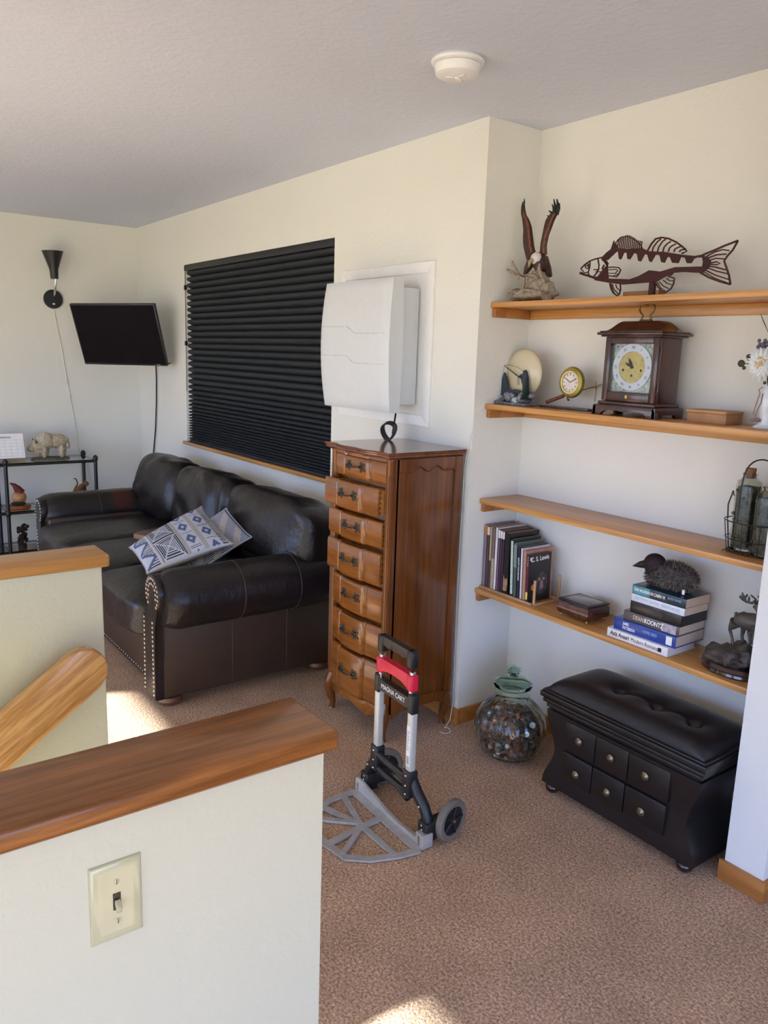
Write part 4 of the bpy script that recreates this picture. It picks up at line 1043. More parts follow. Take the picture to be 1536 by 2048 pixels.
m = MB(); m.tube([N_(440, 905, -.006), N_(390, 895, -.006), N_(300, 830, -.006), N_(212, 770, -.006)], [.0025, .0025, .002, .0012], 6)
m.tube([N_(212, 765, -.006), N_(280, 762, -.006), N_(390, 790, -.006), N_(455, 835, -.006)], .0007, 4); m.tube([N_(212, 770, -.006), N_(205, 810, -.006), N_(202, 850, -.006)], .0007, 4)
m.tube([N_(400, 900, -.006), N_(385, 940, -.006), N_(392, 1000, -.006), N_(408, 990, -.006), N_(400, 930, -.006)], .0010, 5, closed=True)
m.build('fishing_line', 'blackp', mo)
m = MB()
def lump2(c, r):
    n0 = set(m.bm.verts); m.ball(c, r, 14, 9)
    for v in m.bm.verts:
        if v not in n0: d = v.co-Vector(c); v.co += d*(.5*noise.noise(v.co*60)); v.co.z = max(v.co.z, 0)
for k in range(26): m.mi = 1 if k % 5 == 0 else 0; lump2(N_(random.uniform(140, 540), random.uniform(1085, 1205), random.uniform(-.035, .03)), (random.uniform(.014, .022), .016, random.uniform(.010, .018)))
m.mi = 0; m.box(N_(125, 1200).x, N_(540, 1200).x, -.035, .04, .0005, .010, bev=.004)
m.build('rock_base', [plain('grey_rock', '#77767c', .6, var=.5, vs=80), plain('pale_rock', '#b4c4c8', .5)], mo, smooth=60)
m = MB(); p = N_(520, 1190, -.02)
for k in range(6): z = p.z+.005+.013*k; m.lathe([(.001, z), (.024-.0036*k, z), (.006, z+.018), (.001, z+.022)], (p.x, p.y, 0), 10)
m.build('fir_tree', plain('dark_green_fir', '#14261d', .8, var=.4), mo)

M['olivebrass'] = plain('olive_brass', '#9a8b45', .4, .6, var=.2)
# rod sculpture with small clock -------------------------------------------------
fr = thing('fishing_rod_clock', 'copper fishing rod stand with a small round gold clock, second shelf', 'clock', (-2.02, 2.35, Z2))
def N2(u, v, y=0): p = nb(u, v); return Vector((p.x+2.02, y, p.z-Z2))
m = MB(); m.box(-.125, .115, -.03, .03, .0, .008, bev=.002); m.build('base_plate', plain('dark_wood_plate', '#3d231c', .35, coat=.4), fr)
m = MB(); m.tube([N2(650, 1205), N2(850, 1130)], .0065, 10)
for k in range(9): p = N2(665+22*k, 1199-8.2*k); m.ball(p, (.0075, .0078, .0078), 8, 6)
m.build('rod_grip', plain('braided_copper', '#7d4534', .5, .4, var=.4, vs=120), fr)
m = MB(); m.tube([N2(850, 1130), N2(1060, 1060), N2(1290, 990)], [.003, .0024, .0015], 6); m.tube([N2(1060, 1055), N2(1290, 1012)], .0008, 4); m.tube([N2(1210, 955), N2(1213, 1080), N2(1200, 1200)], .0016, 6); m.ball(N2(1215, 1035), (.004, .004, .004)); m.tube([N2(900, 1125), N2(895, 1160), N2(910, 1182)], [.003, .003, .005], 6)
m.build('rod', plain('bronze_rod', '#77603f', .4, .8), fr)
m = MB(); c = N2(948, 968, 0); m.lathe([(.036, -.012), (.046, -.013), (.055, -.009), (.059, -.001), (.057, .005), (.040, .009), (.001, .009), (.001, .0), (.036, -.004)], (c.x, c.y, c.z), 48, 'Y', cap=False)
cs = m.build('clock_case', 'olivebrass', fr)
m = MB(); m.lathe([(.001, -.0105), (.0385, -.0105), (.0385, -.007), (.001, -.007)], (c.x, c.y, c.z), 40, 'Y'); m.build('dial', plain('pale_dial', '#d9cfc8', .5), cs)
m = MB(); m.lathe([(.0375, -.0145), (.0425, -.0145), (.0425, -.008), (.0375, -.008)], (c.x, c.y, c.z), 40, 'Y', cap=False); m.build('bezel', plain('pale_gold', '#e2cf98', .2, .8), cs)
m = MB()
for k in range(12):
    a = k*PI/6; r0, r1 = .026, .034; m.strip([(c.x+r0*math.sin(a), c.z+r0*math.cos(a)), (c.x+r1*math.sin(a), c.z+r1*math.cos(a))], .0022, 'XZ', -.0112, -.0105)
for a, L in ((math.radians(-57), .024), (math.radians(63), .030)): m.strip([(c.x, c.z), (c.x+L*math.sin(a), c.z+L*math.cos(a))], .0022, 'XZ', -.0122, -.0112)
m.build('hands_and_marks', 'blackp', cs, smooth=0)

M['oldbrass'] = plain('dark_brass', '#6e5a34', .35, .9)
# mantel clock -----------------------------------------------------------------
M['mahog'] = wood('dark_mahogany', '#4a241d', '#2c1411', 'Z', 1.2, .28, .5, .04)
mc = thing('mantel_clock', 'dark mahogany mantel clock with brass handle on the second shelf', 'clock', (-1.697, 2.33, Z2))
m = MB()
def ft(pl, P, d0, d1): m.prism(P, pl, d0, d1, bev=.0015)
P = [(-.132, 0), (-.095, 0), (-.088, .012), (-.075, .018), (-.03, .020), (0, .014), (.03, .020), (.075, .018), (.088, .012), (.095, 0), (.132, 0), (.128, .022), (.122, .034), (-.122, .034), (-.128, .022)]
ft('XZ', P, -.083, -.068)
P = [(-.083, 0), (-.045, 0), (-.038, .014), (.030, .014), (.037, 0), (.075, 0), (.075, .034), (-.083, .034)]
ft('YZ', P, .114, .128); ft('YZ', P, -.128, -.114)
m.box(-.124, .124, -.078, .073, .026, .036, bev=.003); m.box(-.117, .117, -.073, .068, .036, .048, bev=.004)
m.build('bracket_base', 'mahog', mc)
m = MB(); m.box(-.108, .108, -.045, .060, .046, .268, bev=.002)
m.build('case', 'mahog', mc)
m = MB()
for b in ((-.108, -.085, .05, .266), (.085, .108, .05, .266), (-.085, .085, .05, .082), (-.085, .085, .243, .266)): m.box(b[0], b[1], -.066, -.045, b[2], b[3], bev=.003)
dr_ = m.build('door', 'mahog', mc)
m = MB(); m.box(-.010, .000, -.0675, -.066, .060, .072, bev=.0005); m.build('maker_plate', 'brass', dr_)
m = MB()
for z in (.10, .225): m.cyl((.110, -.055, z-.012), (.110, -.055, z+.012), .003, n=10)
m.build('hinge', 'antique', dr_)
m = MB()
for z0, z1, g in ((.266, .272, .012), (.272, .281, .022), (.281, .286, .016)): m.box(-.110-g, .110+g, -.066-g, .062+g, z0, z1, bev=.003)
rings = []
for k in range(9):
    t = k/8; g = -.034*t-.022*math.sin(t*PI)*.3; g2 = (-.045*(t**.8)); z = .286+.034*math.sin(t*PI/2)**1.2
    rings.append([(-.112-g2, -.066-g2*.9, z), (.112+g2, -.066-g2*.9, z), (.112+g2, .062+g2*.9, z), (-.112-g2, .062+g2*.9, z)])
m.ring_loft(rings); m.build('roof', 'mahog', mc, smooth=40)
m = MB(); m.box(-.022, .022, -.008, .008, .320, .326, bev=.002)
for sx in (-1, 1): m.cyl((sx*.018, 0, .325), (sx*.018, 0, .334), .004, n=10)
H = [(.018, .332), (.014, .340), (.026, .350), (.031, .362), (.027, .373), (.016, .377), (0, .373)]
m.tube([(x, 0, z) for x, z in H]+[(-x, 0, z) for x, z in H[-2::-1]], .0032, 8); m.tube([(-.018, 0, .377), (0, 0, .381), (.018, 0, .377)], .004, 8)
m.build('carry_handle', 'oldbrass', mc)
m = MB(); m.box(-.085, .085, -.050, -.046, .082, .243); dp = m.build('dial_plate', plain('engraved_silver', '#8f9a94', .35, .7, var=.55, vs=110, bs=.6, bscale=140), mc, smooth=0)
cz = .166
m = MB(); 
def annul(r0, r1, y0, y1, seg=64): m.lathe([(r0, y0), (r1, y0), (r1, y1), (r0, y1), (r0, y0)], (0, 0, cz), seg, 'Y')
def ringl(m, r0, r1, y0, y1, seg=64):
    a = [[( r*math.cos(k*2*PI/seg), y, cz+r*math.sin(k*2*PI/seg)) for k in range(seg)] for r, y in ((r0, y0), (r1, y0), (r1, y1), (r0, y1), (r0, y0))]
    m.ring_loft(a, cap=False)
ringl(m, .053, .078, -.053, -.050); m.build('chapter_ring', plain('silvered_ring', '#ccd3dd', .3, .2, var=.03), dp, smooth=30)
m = MB(); m.lathe([(.001, -.0515), (.053, -.0515), (.053, -.050), (.001, -.050)], (0, 0, cz), 48, 'Y'); m.build('dial_centre', plain('brass_engraved_centre', '#b5a66c', .35, .5, var=.2, vs=60), dp)
m = MB()
rom = ['XII', 'I', 'II', 'III', 'IV', 'V', 'VI', 'VII', 'VIII', 'IX', 'X', 'XI']
for x, z in ((-.036, cz-.010), (.036, cz-.010), (0, cz-.028)): m.cyl((x, -.0520, z), (x, -.0515, z), .0045, n=14)
for a, L, w in ((math.radians(-25), .034, .005), (math.radians(-62), .030, .004)):
    m.strip([(0, cz), (L*.5*math.sin(a), cz+L*.5*math.cos(a)), (L*math.sin(a), cz+L*math.cos(a))], [w, w*1.6, .001], 'XZ', -.0555, -.0545)
    m.ball((L*.62*math.sin(a), -.055, cz+L*.62*math.cos(a)), (.004, .001, .004), 8, 6)
m.cyl((0, -.0565, cz), (0, -.053, cz), .005, n=12)
m.build('hands', 'blackp', dp, smooth=0)
for k, r_ in enumerate(rom):
    a = k*PI/6; R = .0655
    text('numeral', r_, .0125, 'antique', dp, (R*math.sin(a), -.0532, cz+R*math.cos(a)), (PI/2, a, 0), .0002, 1, 'CENTER')
m = MB(); m.box(-.086, .086, -.0625, -.060, .080, .245); m.build('glass_pane', glass('door_glass', '#ffffff', .0, 1.3), dr_, smooth=0)

wbx = thing('wooden_box', 'plain low light-brown wooden box right of the mantel clock', 'box', (-1.425, 2.345, Z2), 0)
m = MB(); m.box(-.06, .075, -.045, .05, 0, .032, bev=.002); m.build('box_body', plain('light_brown_board', '#a97a50', .55, var=.15), wbx)
m = MB(); m.box(-.063, .076, -.049, .053, .032, .041, bev=.002); m.build('box_lid', plain('light_brown_lid', '#b5855a', .5, var=.15), wbx)

# flower ornament ----------------------------------------------------------------
gb = bil([(-1.414, 0, 1.693), (-1.261, 0, 1.691), (-1.368, 0, 1.326), (-1.215, 0, 1.342)], 819, 2048)
fl = thing('flower_vase', 'white vase with white silk flowers at the right end of the second shelf', 'vase', (-1.225, 2.31, Z2))
def G(u, v, y=0): p = gb(u, v); return Vector((p.x+1.225, y, p.z-Z2))
m = MB(); m.lathe([(.001, 0), (.036, 0), (.040, .004), (.028, .012), (.024, .03), (.030, .06), (.034, .085), (.026, .11), (.020, .12), (.024, .128), (.020, .126), (.001, .10)], n=32); m.build('vase_body', plain('white_porcelain', '#dfe3ea', .25, coat=.5, var=.02), fl)
m = MB(); c = G(760, 720, 0)
for ring in range(7):
    n = 20-ring*2
    for k in range(n):
        a = k*2*PI/n+ring*.3; el = -.3+ring*.25
        d = Vector((math.cos(a)*math.cos(el), -math.sin(el)*1.0, math.sin(a)*math.cos(el))); L = .066-ring*.005
        s_ = d.cross(Vector((0, 1, 0))); s_ = s_.normalized() if s_.length > .01 else Vector((1, 0, 0)); w = .010
        p = [c+d*.006, c+d*L*.5+s_*w, c+d*L+Vector((0, .008, 0)), c+d*L*.5-s_*w]
        V = [m._v(q) for q in p]; mid = m._v(c+d*L*.55+Vector((0, -.006, 0)))
        for q in range(4): m.face([V[q], V[(q+1) % 4], mid])
bl_ = m.build('white_bloom', plain('white_petal', '#e4e6e6', .8, var=.05), fl, smooth=80)
m = MB()
for k in range(26): m.ball(c+Vector((random.uniform(-.016, .016), -.022+random.uniform(-.006, .006), random.uniform(-.016, .016))), .0035, 6, 5)
m.build('flower_centre', plain('pale_yellow', '#d9bd84', .8), bl_)
m = MB()
for k in range(34): p = G(random.uniform(700, 900), random.uniform(350, 480), random.uniform(-.02, .03)); m.ball(p, .006, 6, 5)
m.build('purple_blossom', plain('dusty_purple', '#6a5f6e', .8, var=.3), fl)
m = MB()
for (u, v, r) in ((375, 735, .011), (420, 810, .006), (500, 620, .0075), (505, 660, .005), (640, 510, .004)): m.ball(G(u, v), (r*1.1, r*.3, r), 10, 6)
m.build('eucalyptus_leaf', plain('dark_olive_leaf', '#3c3a26', .7), fl)
m = MB(); m.tube([G(375, 735, .004), G(600, 750, .004), G(760, 760, .004)], .0012, 5); m.tube([G(760, 760, .01), G(800, 1100, .01), (0, 0, .12)], .003, 6); m.tube([G(690, 430, .01), G(700, 700, .01)], .0012, 5)
for k in range(5): m.tube([G(819, 200, 0), G(740-10*k, 20-30*k, 0)], .0008, 4)
m.tube([G(800, 1040, -.01), G(790, 1090, -.01)], .004, 6)
m.build('stem', 'blackp', fl)
M['twine'] = plain('brown_twine', '#8a7468', .8)
m = MB(); m.tube([G(819, 1140, -.03), G(775, 1180, -.035), G(790, 1250, -.036), G(750, 1380, -.038), G(690, 1600, -.04)], .0016, 6); m.tube([G(819, 1250, -.03), G(810, 1400, -.036), G(740, 1560, -.038), G(720, 1640, -.04)], .0016, 6)
for (u, v) in ((700, 1690), (650, 1700), (740, 1700)): m.ball(G(u, v, -.03), (.008, .008, .006), 10, 6)
m.build('beaded_twine', 'twine', fl)

# ---------------------------------------------------------------- basket with bottles
hb = bil([(-1.449, 0, 1.317), (-1.226, 0, 1.340), (-1.393, 0, .861), (-1.170, 0, .918)], 995, 2048)
wk = thing('wire_basket', 'black wire basket holding two glass bottles, right end of the third shelf', 'basket', (-1.235, 2.33, Z3))
m = MB()
for z, r in ((.004, .060), (.045, .066), (.10, .072)): m.tube([(r*1.25*math.cos(a), r*math.sin(a), z) for a in [k*2*PI/32 for k in range(32)]], .0018, 6, closed=True)
for k in range(20):
    a = k*2*PI/20; m.tube([(.060*1.25*math.cos(a), .060*math.sin(a), .004), (.066*1.25*math.cos(a), .066*math.sin(a), .05), (.072*1.25*math.cos(a), .072*math.sin(a), .10)], .0014, 5)
for k in range(-4, 5): m.tube([(k*.016, -.055, .004), (k*.016, .055, .004)], .0014, 5)
m.build('wire_body', 'blackp', wk)
m = MB()
m.tube([(.038+.060*math.cos(PI*k/16)*1.0, -.062+.0*k, .10+.20*math.sin(PI*k/16)**.35) for k in range(17)], .0024, 6)
m.tube([(-.088, 0, .095), (-.092, 0, .14), (-.080, 0, .185), (-.076, 0, .17)], .0022, 6); m.build('wire_handle', 'blackp', wk)
M['bglass'] = glass('smoky_bottle_glass', '#dfe4dc', .02, 1.3)
M['fill'] = plain('dark_pebbles_and_shells', '#5d564b', .6, var=.6, vs=60, bs=.8, bscale=60, bd=.01)
for (x, y, hgt, w, lab, cork) in ((-.035, .008, .25, .034, 'taller corked bottle of dark shells, left one in the wire basket', 1), (.042, -.012, .22, .032, 'bottle filled with dark shells, right one in the wire basket, cut by the pillar', 0)):
    bt = thing('glass_bottle', lab, 'bottle', (-1.235+x, 2.33+y, Z3+.006))
    m = MB(); rings = []
    for r, z in ((.94, .0), (1, .004), (1, hgt*.80), (.92, hgt*.86), (.5, hgt*.90), (.48, hgt*.93), (.56, hgt*.935), (.56, hgt*.96), (.40, hgt*.96), (.40, hgt*.90), (.85, hgt*.85), (.93, hgt*.8), (.93, .006), (.1, .005)):
        rings.append([(w*r*(abs(math.cos(a))**.6)*math.copysign(1, math.cos(a)), w*r*(abs(math.sin(a))**.6)*math.copysign(1, math.sin(a)), z) for a in [2*PI*(k+.5)/24 for k in range(24)]])
    m.ring_loft(rings); m.build('bottle_glass', 'bglass', bt, smooth=50)
    m = MB(); m.box(-w*.80, w*.80, -w*.80, w*.80, .008, hgt*.80, bev=.01)
    for k in range(60): m.ball((random.uniform(-.8, .8)*w, random.choice((-.78, .78))*w, random.uniform(.01, hgt*.80)), random.uniform(.003, .0065), 7, 5)
    m.build('contents', 'fill', bt)
    if cork:
        m = MB(); m.cyl((0, 0, hgt*.90), (0, 0, hgt*1.02), w*.38, w*.46, 20); m.build('cork', plain('cork', '#8f5f42', .8), bt)

# ---------------------------------------------------------------- upright books
rkx0, rkx1 = -2.340, -2.030
br2 = thing('book_rack', 'light wood dowel book rack holding the upright books on the lowest shelf', 'book rack', (-2.19, 2.34, Z4))
m = MB()
for y in (-.092, .060): m.box(rkx0+2.19, rkx1+2.19, y-.005, y+.005, 0, .010, bev=.002)
m.box(.148, .158, -.097, .065, 0, .010, bev=.002)
m.build('base_rail', plain('pale_wood', '#b98f68', .5), br2)
for y in (-.088, .056):
    m = MB(); m.cyl((.153, y, .008), (.153, y, .105), .0055, n=12); m.build('upright_peg', plain('pale_wood_peg', '#b98f68', .5), br2)
def book(label, x, th, hgt, dep, col, group='upright books in the rack', lean=0, page='#d6c4a8', spine=None, top=None, y=2.252, z=Z4+.0105):
    mt = plain('cover_'+col.strip('#'), col, .45, var=.12, coat=.2)
    m = MB(); e = .0012
    m.box(0, e, 0, dep, 0, hgt); m.box(th-e, th, 0, dep, 0, hgt); m.box(0, th, 0, e, 0, hgt)
    b = m.build('book', mt, None, smooth=0, loc=(x, y, z), rot=(0, lean, 0)); tag(b, label, 'book', group)
    m = MB(); m.box(e, th-e, e, dep-.003, .001, hgt-.001); m.build('pages', plain('pages_'+page.strip('#'), page, .85, var=.1, vs=200), b, smooth=0)
    if spine:
        m = MB(); m.mi = 0
        for (a, c_, k) in spine: m.box(.001, th-.001, -.0006, 0, hgt*a, hgt*c_) if False else m.box(.0005, th-.0005, -.0005, .0004, hgt*a, hgt*c_)
        m.build('spine_print', plain('spine_'+spine[0][2].strip('#'), spine[0][2], .5, var=.25, vs=150), b, smooth=0)
    return b
bk = [
 ('upright book with an orange spine head, first from the left on the lowest shelf', -.0, .014, .262, .165, '#8a7482', '#b89a7c', [(.85, .99, '#b9672e')]),
 ('upright book with black and cream spine, second from the left in the rack', 0, .015, .258, .165, '#4a3a3c', '#cdb89f', [(.86, .99, '#d9cdbd')]),
 ('upright book with tan upper spine, third from the left in the rack', 0, .014, .258, .170, '#b39b72', '#c4ad93', [(.0, .45, '#4a3a30')]),
 ('upright book with brown mottled spine, fourth from the left in the rack', 0, .017, .256, .165, '#7a6160', '#b89a7c', [(.0, .5, '#b09a84')]),
 ('upright book with plain white spine, fifth from the left in the rack', 0, .014, .262, .160, '#e2dcd8', '#b89a7c', None),
 ('thin dark purple book with a white spine head, just right of the white-spined book', 0, .012, .258, .165, '#6b5870', '#b89a7c', [(.86, .99, '#e6ddd6')]),
 ('thin maroon book with a white spine head, second right of the white-spined book', 0, .012, .256, .165, '#54303f', '#cdbb9f', [(.87, .99, '#e6ddd6')]),
 ('thin plum book with a white spine head, against the thick cat-picture book', 0, .011, .255, .165, '#3d3145', '#cdbb9f', [(.87, .99, '#e6ddd6')]),
]
x = -2.332
for (lab, _, th, h, d, col, pg, sp) in bk:
    book(lab, x, th, h, d, col, page=pg, spine=sp, lean=-.01); x += th+.0012
b9 = book('thick book with a black spine picturing a tan cat, in the middle of the rack', x, .030, .252, .168, '#151214', page='#a3967c', lean=-.01); x += .045
m = MB(); m.prism([(.003, .012), (.012, .008), (.024, .012), (.0275, .045), (.0265, .070), (.023, .060), (.010, .062), (.004, .078), (.003, .05)], 'XZ', -.0012, .0004); m.build('cat_picture', plain('tan_cat_print', '#9c7a5a', .5, var=.4, vs=60), b9, smooth=0)
book('leaning book with white and dark green spine, middle of the rack', x, .014, .232, .16, '#1d2a26', page='#c2c0a8', lean=-.055, spine=[(.03, .97, '#b9c8bc')]); x += .0165
book('leaning book with grey-green cover left of the navy book', x, .017, .220, .158, '#4d5a54', page='#b5a898', lean=-.050, spine=[(.55, .97, '#7c8880')]); x += .020
b12 = book('navy book with white COLORADO lettering on the spine', x, .014, .208, .158, '#17242e', page='#c4b49c', lean=-.045)
text('spine_title', 'ROCKY COLORADO', .0105, 'white', b12, (.007, -.0006, .165), (PI/2, PI/2, 0), .0002, .95, 'LEFT', True); x += .0165
book('book with a white spine right of the navy one', x, .011, .206, .155, '#d9d3dc', page='#c9a98f', lean=-.038); x += .013
book('tan-pink covered book between the white spine and the lion cover', x, .017, .200, .155, '#b07f68', page='#bd9478', lean=-.032); x += .0185
b15 = book('paperback with a dark lion cover and maroon spine, rightmost in the rack', x, .012, .188, .128, '#1c1a1a', page='#a08070', lean=-.024, spine=[(.0, 1.0, '#55182a')])
text('cover_title', 'C. S. Lewis', .026, 'white', b15, (.0122, .010, .165), (PI/2, 0, PI/2), .0002, .9, 'LEFT', True).rotation_euler = (PI/2, -.04, PI/2)
text('spine_title', 'C. S. Lewis', .0085, 'page', b15, (.006, -.0008, .178), (PI/2, PI/2, 0), .0002)
m = MB(); m.box(.0005, .0115, -.0010, .0005, .006, .036); m.build('yellow_label', plain('yellow_label', '#d9c45a', .6), b15, smooth=0)
m = MB(); m.cyl((.0118, .030, .052), (.0125, .030, .052), .0125, n=28); m.build('orange_sticker', plain('orange_sticker', '#d98a24', .5), b15, smooth=0)
m = MB(); m.box(.0118, .0124, .006, .018, .163, .176); m.build('price_sticker', 'white', b15, smooth=0)
m = MB()
m.ball((.0121, .076, .065), (.0008, .036, .046), 20, 12); m.mi = 1
for y in (.064, .088): m.ball((.0127, y, .082), (.0006, .008, .006), 12, 8)
m.prism([(.070, .075), (.082, .075), (.088, .045), (.076, .038), (.064, .045)], 'YZ', .0124, .0130)
m.build('lion_picture', [plain('lion_brown', '#4a3a3a', .6, var=.5, vs=60), plain('lion_grey', '#8f7a74', .6, var=.4, vs=80)], b15, smooth=0)

# jewellery box
jb = thing('jewellery_box', 'low dark burl wood jewellery box with tiny feet on the lowest shelf', 'box', (-1.845, 2.315, Z4), -.02)
M['burl'] = plain('burl_wood', '#4a211a', .2, var=.6, vs=35, coat=.6)
m = MB(); rings = []
for z, g in ((.012, -.004), (.018, .002), (.034, .003), (.050, .002), (.060, -.004)): rings.append([(-.072-g, -.058-g, z), (.072+g, -.058-g, z), (.072+g, .058+g, z), (-.072-g, .058+g, z)])
m.ring_loft(rings); m.build('box_body', 'burl', jb, smooth=50)
m = MB(); m.box(-.074, .074, -.060, .060, .0605, .068, bev=.002); m.mi = 1; m.box(-.062, .062, -.048, .048, .0675, .0692, bev=.001); m.build('box_lid', ['blackp', plain('lid_inlay', '#3a2220', .15, coat=.6)], jb)
for sx in (-1, 1):
    for sy in (-1, 1): m = MB(); m.ball((sx*.062, sy*.048, .0055), (.0055, .0055, .0055), 10, 8); m.cyl((sx*.062, sy*.048, .008), (sx*.062, sy*.048, .014), .003, n=8); m.build('foot', 'brass', jb)

# lying books -----------------------------------------------------------------
def flat(label, x0, x1, z0, z1, dep, col, y=2.25, page='#cdbfae', rz=0, hard=True):
    w, th = x1-x0, z1-z0; mt = plain('cover_'+col.strip('#'), col, .32, var=.06, coat=.35); e = .0022 if hard else .001
    m = MB(); m.box(0, w, 0, dep, 0, e, bev=.0004); m.box(0, w, 0, dep, th-e, th, bev=.0004); m.box(0, w, -.0004, e+.001, 0, th, bev=.0008)
    b = m.build('book', mt, None, smooth=30, loc=(x0, y, z0), rot=(0, 0, rz)); tag(b, label, 'book', 'stacked books under the plush bird')
    g = .004 if hard else .001
    m = MB(); m.box(g, w-g, e, dep-g, e, th-e); m.build('pages', plain('pages_'+page.strip('#'), page, .85, var=.1, vs=200), b, smooth=0)
    return b
zz = Z4+.0005
s1 = flat('white hardback lying at the bottom of the book stack', -1.667, -1.422, zz, zz+.031, .165, '#e6e2e4', 2.235, '#d8d2cc')
s2 = flat('shiny blue hardback, second from the bottom of the stack', -1.650, -1.405, zz+.0315, zz+.072, .168, '#123f94', 2.245, '#c5b6a8', .01)
s3 = flat('grey hardback with big white lettering, third from the bottom of the stack', -1.617, -1.402, zz+.0725, zz+.106, .158, '#55504f', 2.252, '#cbb9a9', .015)
s4 = flat('plain black slipcased book in the middle of the stack', -1.597, -1.398, zz+.1065, zz+.146, .150, '#1c1c22', 2.256, '#26262b', .0)
m = MB(); m.box(.0, .1992, .001, .149, .0005, .0385); m.build('black_sleeve', 'blackp', s4, smooth=0)
s5 = flat('white paperback, second from the top of the stack', -1.595, -1.390, zz+.1465, zz+.172, .135, '#d9dde0', 2.256, '#cdb7a2', .0, False)
s6 = flat('dark teal paperback on top of the stack under the plush bird', -1.595, -1.388, zz+.1725, zz+.204, .140, '#16303c', 2.256, '#c9b199', .0, False)
R0_ = (PI/2, 0, 0)
text('spine_title', 'Aziz Ansari', .021, 'blackp', s1, (.014, -.0008, .0155), R0_, .0002, .82, 'LEFT', True)
text('spine_subtitle', 'Modern Romance', .020, 'antique', s1, (.100, -.0008, .0150), R0_, .0002, .80)
m = MB(); m.box(.208, .222, -.0010, .0, .008, .022); m.build('spine_logo', 'blackp', s1, smooth=0)
M['silverprint'] = plain('silver_print', '#9fb6dd', .4, var=.1)
text('spine_author', 'JAMES\nPATTERSON', .015, 'white', s2, (.038, -.0008, .020), R0_, .0002, .6, 'LEFT', True)
text('spine_title', 'NYPD RED', .015, 'silverprint', s2, (.118, -.0008, .022), R0_, .0002, .8)
m = MB(); m.box(.210, .232, -.0010, .0, .006, .035); lbx = m.build('spine_label', 'white', s2, smooth=0)
text('spine_author', 'DEAN', .022, 'page', s3, (.038, -.0008, .017), R0_, .0002, .72)
text('spine_author', 'KOONTZ', .022, 'white', s3, (.083, -.0008, .017), R0_, .0002, .78, 'LEFT', True)
m = MB(); m.box(.150, .205, -.0006, .0, .003, .031); m.build('cloud_print', plain('pale_cloud_print', '#a9a2ae', .4, var=.4, vs=60), s3, smooth=0)
text('spine_title', "THE WEIRD SISTERS", .013, 'silverprint', s5, (.012, -.0008, .013), R0_, .0002, .85)
text('spine_author', 'ELEANOR BROWN', .012, 'silverprint', s5, (.118, -.0008, .013), R0_, .0002, .7)
m = MB(); m.box(.002, .070, -.0006, .0, .002, .030); m.build('teal_band', plain('teal_print', '#3f8c94', .4, var=.35, vs=60), s6, smooth=0)
text('spine_title', 'THE WOMAN IN CABIN 10', .014, 'white', s6, (.008, -.0009, .016), R0_, .0002, .72, 'LEFT', True)
text('spine_author', 'RUTH WARE', .011, 'silverprint', s6, (.140, -.0009, .019), R0_, .0002, .8)

# plush loon -------------------------------------------------------------------
lz = zz+.204
ln = thing('plush_bird', 'fluffy grey plush loon with a black head sitting on the stacked books', 'plush toy', (-1.508, 2.325, lz))
m = MB(); rings = []
m.ball((.025, 0, .044), (.078, .050, .046), 24, 16); m.ball((-.035, -.005, .030), (.04, .035, .032), 18, 12); m.build('body', plain('grey_plush', '#4e4744', .95, var=.4, vs=60), ln, smooth=80)
m = MB()
for k in range(2600):
    if k % 4:
        c0 = Vector((.025, 0, .044)); r = Vector((.078, .050, .046))
    else: c0 = Vector((-.035, -.005, .030)); r = Vector((.04, .035, .032))
    a = random.uniform(0, 2*PI); t = math.acos(random.uniform(-.9, 1)); d = Vector((math.sin(t)*math.cos(a), math.sin(t)*math.sin(a), math.cos(t)))
    p = c0+Vector((d.x*r.x, d.y*r.y, d.z*r.z)); n_ = Vector((d.x/r.x, d.y/r.y, d.z/r.z)).normalized()
    tg = Vector((random.uniform(-1, 1), random.uniform(-1, 1), random.uniform(-1.2, .6)))*.7; L = random.uniform(.009, .017)
    e_ = p+(n_+tg*.6).normalized()*L; e_.z = max(e_.z, .001)
    s_ = n_.cross(tg); s_ = s_.normalized()*.0015 if s_.length > 1e-3 else Vector((.001, 0, 0)); m.mi = random.choice((0, 0, 1, 2))
    q = n_.cross(s_).normalized()*.0012
    V = [m._v(p+s_), m._v(p-s_*.5+q), m._v(p-s_*.5-q), m._v(e_)]
    m.face([V[0], V[1], V[3]]); m.face([V[1], V[2], V[3]]); m.face([V[2], V[0], V[3]])
fu = m.build('fur', [plain('fur_grey', '#5d5652', .95), plain('fur_dark', '#2e2927', .95), plain('fur_tan', '#8a7d70', .95)], ln, smooth=0)
m = MB(); m.ball((-.048, -.010, .072), (.041, .034, .038), 24, 16); m.tube([(-.050, -.008, .06), (-.042, -.006, .04), (-.03, -.004, .028)], [.033, .032, .026], 16); hd = m.build('head', plain('black_plush_head', '#22101a', .8, var=.3, vs=60), ln, smooth=80)
m = MB(); m.tube([(-.080, -.012, .066), (-.105, -.016, .058), (-.130, -.019, .048)], [.016, .011, .0015], 12); m.build('bill', 'blackp', hd)
m = MB(); m.ball((-.066, -.040, .078), (.0035, .0025, .0035), 10, 8); m.build('eye', 'screen', hd)
m = MB(); m.box(.083, .092, -.040, -.0385, .004, .020); m.build('sewn_tag', 'white', ln, smooth=0)

